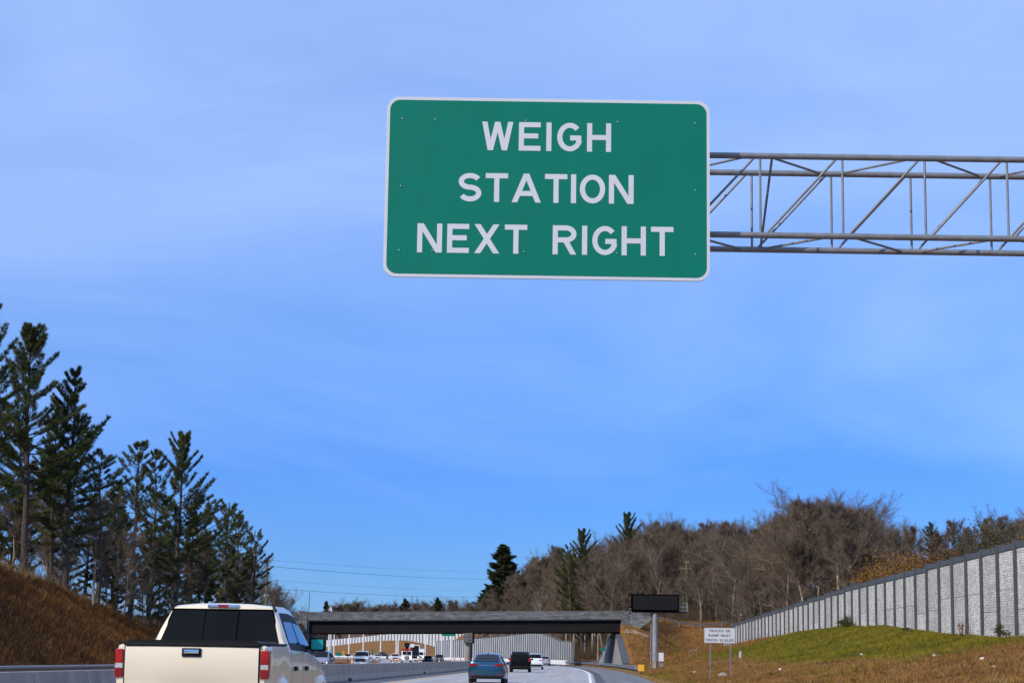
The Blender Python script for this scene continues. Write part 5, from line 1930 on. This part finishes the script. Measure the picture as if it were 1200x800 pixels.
# evergreens on the right hill
EG = [('cd1', 597, 636, 730, 'pointed evergreen on the skyline at the left end of the wooded hill', 2.1), ('cd2', 573, 684, 745, 'dark rounded evergreen at the foot of the pointed one', 2.2), ('cd2', 585, 664, 725, 'bulky dark evergreen against the left side of the pointed one', 1.9),
      ('cd1', 616, 676, 640, 'small olive evergreen low on the slope behind the bridge parapet', 0.9), ('wp1', 684, 617, 430, 'pine with a flat dark crown on the skyline above the bridge', 0.95), ('lp2', 668, 636, 425, 'round topped dark pine left of the flat crowned pine', 0.9),
      ('wp1', 737, 598, 440, 'pine with an open crown standing above the wood left of the message board', 0.95), ('lp1', 884, 618, 330, 'narrow evergreen in the notch left of the fan shaped tree', 1.0), ('wp3', 1090, 610, 190, 'pine crown showing over the orange leaved brush at right', 1.0),
      ('cd1', 643, 688, 600, 'little evergreen shrub tree just above the bridge parapet', 0.9), ('cd2', 760, 660, 420, 'dull green evergreen hidden deep in the bare wood', 0.7), ('cd1', 688, 668, 455, 'faint green evergreen among bare trunks above the bridge', 0.8)]
for key, px, py, Y, lab, wf in EG:
    p = at(px, py, Y)
    s = max(0.3, (p.z - gz(p.x, Y)) / NOM[key])
    plant(key, PR, 'evergreen_tree', lab, 'evergreen tree', p.x, Y, (s * wf, s * wf, s), group='evergreens on the right hill')
# distant trees seen over the bridge
FT = [('cd1', 381, 703, 1420, 'small pointed cedar above the left end of the bridge', 1.1), ('cd2', 475, 700, 1160, 'round dark evergreen in the middle of the bridge skyline', 1.35), ('cd2', 513, 699, 1120, 'wide dark evergreen above the right half of the bridge', 1.6)]
for key, px, py, Y, lab, wf in FT:
    p = at(px, py, Y)
    s = (p.z - gz(p.x, Y)) / NOM[key]
    plant(key, PR, 'evergreen_tree', lab, 'evergreen tree', p.x, Y, (wf * s, wf * s, s), group='evergreens seen over the bridge')
for k in range(34):
    px = 392 + 170 * (k + RNG.random()) / 34
    Y = 1420 + RNG.uniform(-60, 60)
    py = RNG.uniform(701, 714)
    p = at(px, py, Y)
    key = RNG.choice(keys)
    s = (p.z - gz(p.x, Y)) / NOM[key]
    plant(key, PR, 'bare_tree', 'hazy leafless tree on the far ridge seen over the bridge', 'tree', p.x, Y, (s * 1.3, s * 1.3, s), group='far bare trees over the bridge')

for k in range(40):
    Y = RNG.uniform(900, 1300)
    o = RNG.uniform(49, 75)
    key = RNG.choice(keys)
    s = RNG.uniform(11, 16) / NOM[key]
    plant(key, PR, 'bare_tree', 'far leafless tree behind the distant white noise wall', 'tree', o + R(Y), Y, (s * 1.2, s * 1.2, s), group='bare trees behind the distant white wall')


# ---- leafy brush behind the wall and creepers on it
def bush(seed, rx, ry, rz_, n, size, stems=12):
    rng = np.random.default_rng(seed)
    st, lf = TG(), TG()
    c = rng.normal(0, 0.45, (int(max(8, n / 60)), 3))
    for q in c:
        st.seg(np.array([q[0] * 0.2 * rx, q[1] * 0.2 * ry, -0.3]), np.array([q[0] * rx, q[1] * ry, min(0.9, abs(q[2]) + 0.4) * rz_]), 0.03, 0.008, 3)
    cc = np.array([[q[0] * rx, q[1] * ry, (0.25 + 0.6 * rng.random() * max(0.3, 1 - 0.35 * q[0] ** 2 - 0.35 * q[1] ** 2)) * rz_] for q in c])
    P = cc[rng.integers(0, len(cc), n)] + rng.normal(0, 0.16, (n, 3)) * np.array([rx, ry, rz_ * 0.7])
    P[:, 2] = np.clip(np.abs(P[:, 2]), 0, rz_ * 1.03)
    a, b = unit(rng.normal(0, 1, (n, 3))), unit(rng.normal(0, 1, (n, 3)))
    s = size * rng.uniform(0.6, 1.4, (n, 1))
    lf.tris(P - a * s, P + a * s, P + b * s * 1.6)
    return st, lf

BU = [('orange_leaf', 1062, 300, 'orange leaved thicket above the middle of the noise wall', 184, 642, 3.4, 2600), ('rust_leaf', 1112, 301, 'rust coloured thicket above the noise wall left of the dark green bush', 164, 630, 2.8, 2600),
      ('bush_leaf', 1165, 302, 'dark green bush leaning over the noise wall near the right edge', 146, 612, 3.4, 3200), ('orange_leaf', 1030, 303, 'sparse yellow leaved thicket right of the fan shaped tree', 200, 655, 3.0, 1500),
      ('orange_leaf', 1200, 304, 'orange brush at the right edge behind the noise wall', 138, 632, 2.8, 1800), ('undergrowth', 985, 305, 'brown brush behind the taller post of the noise wall', 230, 672, 3.0, 1500)]
for mt, px, sd, lab, Y, py, rad, n in BU:
    p = at(px, py, Y)
    g = gz(p.x, Y)
    st_, lf_ = bush(sd, rad * 1.3, rad, max(1.0, p.z - g), int(n * 2.6), 0.075, 14)
    t, _ = plant_root('shrub', lab, 'shrub', st_, lf_, M['undergrowth'], M[mt], ('stems', 'leaves'), 'shrubs behind the noise wall')
    t.location = (p.x, Y, g)
LBU = [('rust_leaf', 200, 700, 205, 501, 'rust brown brush at the foot of the bank crest left of the pickup roof', 2.0, 2.2, 1500), ('undergrowth', 262, 690, 225, 502, 'brown leafless brush behind the pickup roof', 3.0, 2.6, 2200),
       ('undergrowth', 300, 690, 262, 503, 'brown leafless brush left of the utility pole', 3.0, 2.6, 2200), ('undergrowth', 330, 700, 292, 504, 'brown leafless brush right of the utility pole by the bridge end', 2.6, 2.0, 1600),
       ('orange_leaf', 188, 712, 198, 505, 'small golden bush on the bank crest left of the pickup', 1.0, 1.1, 700)]
for mt, px, py, Y, sd, lab, rad, hgt, n in LBU:
    p = at(px, py, Y)
    st_, lf_ = bush(sd, rad, rad, hgt, n, 0.06, 20)
    t, _ = plant_root('shrub', lab, 'shrub', st_, lf_, M['undergrowth'], M[mt], ('stems', 'leaves'), 'shrubs at the end of the left bank')
    t.location = (p.x, Y, gz(p.x, Y))
WBUSH = [(1001, 734, 173, 401, 'dark weedy bush at the foot of the noise wall by its taller post', 2.2, 0.9, 1500, 'bush_leaf'), (1184, 745, 111, 402, 'brown creeper climbing the noise wall near the right edge', 0.8, 0.9, 420, 'bush_leaf'),
         (1135, 745, 122, 403, 'thin dry creeper on the lower noise wall panel', 0.5, 1.0, 110, 'rust_leaf'), (1066, 738, 142, 404, 'low weeds against the foot of the noise wall left of the creepers', 1.2, 0.3, 300, 'bush_leaf')]
for px, py, Y, sd, lab, rad, hgt, n, mt in WBUSH:
    X = wall_x(Y) - 0.75
    st_, lf_ = bush(sd, 0.4, rad * 1.6, hgt, n, 0.05, 10)
    t, _ = plant_root('weed_bush', lab, 'bush', st_, lf_, M['undergrowth'], M[mt], ('stems', 'leaves'))
    t.location = (X, Y, gz(X, Y))


# ---- ground cover, nobody could count it
def blades(name, label, mat, o_fn, n, hmin, hmax, wd, seed, lean=0.5, per=3, cat='grass'):
    rng = np.random.default_rng(seed)
    o, Y = o_fn(rng, n)
    X = o + R(Y)
    Z = G(o, Y)
    P = np.repeat(np.stack([X, Y, Z], 1), per, 0)
    P[:, :2] += rng.normal(0, 0.06, (len(P), 2))
    hh = rng.uniform(hmin, hmax, len(P)) * (0.6 + 0.8 * rng.random(len(P)) ** 2)
    az = rng.uniform(0, 2 * PI, len(P))
    sd = np.stack([np.cos(az), np.sin(az), 0 * az], 1) * wd * (0.6 + rng.random((len(P), 1)))
    tip = P + np.stack([rng.normal(0, lean, len(P)) * hh, rng.normal(0, lean, len(P)) * hh, hh], 1)
    P[:, 2] -= 0.03
    V = np.stack([P - sd, P + sd, tip], 1).reshape(-1, 3)
    ob = raw(name, V, np.arange(len(V)).reshape(-1, 3), mat)
    return tag(ob, label, cat, kind='stuff')


def berm(green):
    def f(rng, n):
        Y = 42 + (rng.random(n * 3) ** 1.7) * 240
        ow = wall_x(Y) - R(Y)
        o = 4.3 + (ow - 4.6) * rng.random(n * 3)
        g = green_amount(o, Y) + rng.normal(0, 0.22, len(o)) + 0.45 * wob((o + R(Y)) * 0.8, Y * 0.5)
        k = (g > 0.45) if green else (g <= 0.45)
        o, Y = o[k][:n], Y[k][:n]
        return o, Y
    return f
blades('grass', 'green winter grass on the slope below the noise wall', M['grass_green'], berm(True), 60000, 0.06, 0.20, 0.018, 61)
blades('grass', 'dormant brown grass on the lower verge at right', M['grass_dry'], berm(False), 70000, 0.05, 0.17, 0.016, 62)
def lbank(rng, n):
    Y = 75 + rng.random(n) * 215
    return -34.8 - 14.5 * rng.random(n), Y
blades('grass', 'tall dry brown grass covering the bank on the left', M['grass_bank'], lbank, 110000, 0.18, 0.55, 0.022, 63, 0.45, 3)
def ltop(rng, n):
    Y = 95 + rng.random(n) * 170
    return -45.5 - rng.gamma(2.0, 1.3, n), Y
blades('straw_grass', 'straw coloured tufts along the crest of the left bank', M['grass_straw'], ltop, 2600, 0.4, 1.1, 0.025, 64, 0.3, 9)
def slope(rng, n):
    Y = 235 + rng.random(n) * 112
    return 10.6 + 32 * rng.random(n), Y
blades('grass', 'brown grass on the slope around the message board and bridge end', M['grass_dry'], slope, 22000, 0.15, 0.55, 0.035, 65, 0.4, 3)
def rverge(rng, n):
    Y = 60 + rng.random(n) ** 1.5 * 230
    return 3.85 + rng.gamma(1.5, 0.3, n), Y
blades('grass', 'yellowish grass fringe along the right shoulder edge', M['grass_straw'], rverge, 9000, 0.05, 0.16, 0.014, 66)
def under(rng, n):
    Y = 346 + rng.random(n) * 150
    px = 560 + rng.random(n) * 330
    X = (px - 600) / F_PX * Y
    o = X - R(Y)
    k = (o > 11) & ~((Y < 352) & (o < 30))
    return o[k], Y[k]
blades('undergrowth', 'brown leafless undergrowth between the trees of the right hill', M['undergrowth'], under, 24000, 1.2, 4.2, 0.03, 67, 0.22, 3, cat='undergrowth')
def under2(rng, n):
    Y = 100 + rng.random(n) * 240
    ow = wall_x(Y) - R(Y)
    return ow + 3 + rng.random(n) * 32, Y
blades('undergrowth', 'brown leafless undergrowth behind the noise wall', M['undergrowth'], under2, 16000, 1.0, 3.6, 0.02, 68, 0.25, 3, cat='undergrowth')

def under3(rng, n):
    Y = 100 + rng.random(n) * 185
    return -46 - 26 * rng.random(n), Y
blades('undergrowth', 'dark undergrowth between the trunks of the left pines', M['undergrowth'], under3, 11000, 0.8, 3.2, 0.025, 69, 0.3, 3, cat='undergrowth')

def weeds(rng, n):
    Y = 44 + (rng.random(n) ** 1.5) * 200
    ow = wall_x(Y) - R(Y)
    return 4.6 + (ow - 5.2) * rng.random(n), Y
blades('weed_tufts', 'taller straw weeds scattered over the grassy slope at right', M['grass_straw'], weeds, 420, 0.14, 0.42, 0.012, 70, 0.35, 14, cat='weeds')
blades('weed_tufts', 'dark weeds scattered over the grassy slope at right', M['bush_leaf'], weeds, 260, 0.10, 0.26, 0.02, 71, 0.7, 16, cat='weeds')
blades('weed_tufts', 'straw weeds scattered over the left bank', M['grass_straw'], lbank, 350, 0.3, 0.7, 0.018, 72, 0.4, 7, cat='weeds')

# ---- litter, stones, riprap
for i, (px, py, lab) in enumerate(((1010, 767.5, 'white scrap of litter in the green grass below the wall'), (1095, 769, 'white scrap of litter on the brown grass left of the right edge'), (1151, 773, 'flat white scrap of litter nearest the right edge'),
                                  (914, 785, 'pale scrap of litter at the lower middle of the verge'), (814, 788, 'small white scrap of litter left of the ramp sign posts'))):
    # march down the sight line to the ground
    for Y in np.arange(40, 200, 0.25):
        q = at(px, py, Y)
        if q.z <= gz(q.x, Y):
            break
    m = MB()
    r = RNG.uniform(0.05, 0.08)
    top = [(math.cos(t) * r * RNG.uniform(.7, 1.4) * 1.6, math.sin(t) * r * RNG.uniform(.7, 1.4), RNG.uniform(.02, .06)) for t in np.arange(0, 6.2, 0.9)]
    n = len(top)
    m.add(top + [(x * .9, y * .9, -.04) for x, y, z in top] + [(0, 0, .07)], [(j, (j + 1) % n, 2 * n) for j in range(n)] + [(j, j + n, (j + 1) % n + n, (j + 1) % n) for j in range(n)])
    o = m.build('litter', M['litter'], None, loc=(q.x, Y, gz(q.x, Y) + 0.05))
    tag(o, lab, 'litter', 'scraps of litter on the verge')
for px, py, lab, r in ((1165, 782, 'small upright grey stone on the brown verge at right', .12), (847, 792.5, 'flat stone in the bare soil at the foot of the ramp sign', .32)):
    for Y in np.arange(40, 200, 0.25):
        q = at(px, py, Y)
        if q.z <= gz(q.x, Y):
            break
    bm = bmesh.new()
    bmesh.ops.create_icosphere(bm, subdivisions=2, radius=r)
    for v in bm.verts:
        v.co *= RNG.uniform(.8, 1.15)
        v.co.z *= .6
    me = bpy.data.meshes.new('stone')
    bm.to_mesh(me); bm.free()
    tag(link('stone', me, M['rock'], None, 180, (q.x, Y, gz(q.x, Y) + r * .2)), lab, 'stone')
def stones(label, pts, seed):
    rng = random.Random(seed)
    m = MB()
    for X, Y in pts:
        r = rng.uniform(.08, .22)
        a = Matrix.Rotation(rng.uniform(0, 6), 3, 'Z') @ Matrix.Rotation(rng.uniform(-.5, .5), 3, 'X')
        m.box((X, Y, gz(X, Y) + r * .2), (r * 2, r * 1.5, r), a)
    return tag(m.build('riprap', M['riprap'], None, bevel=0.03), label, 'stones', kind='stuff')
pts = []
for k in range(150):
    t = RNG.random()
    pts.append((19.2 + 3.8 * t + RNG.gauss(0, .15), 318.0 + RNG.uniform(-.7, .8) - .5 * t))
stones('strip of pale loose stone along the foot of the right wing wall', pts, 5)
pts = [(-35.2 - RNG.random() * 5, 314 + RNG.random() * 4) for k in range(70)]
stones('patch of pale rubble at the foot of the left bridge end', pts, 6)
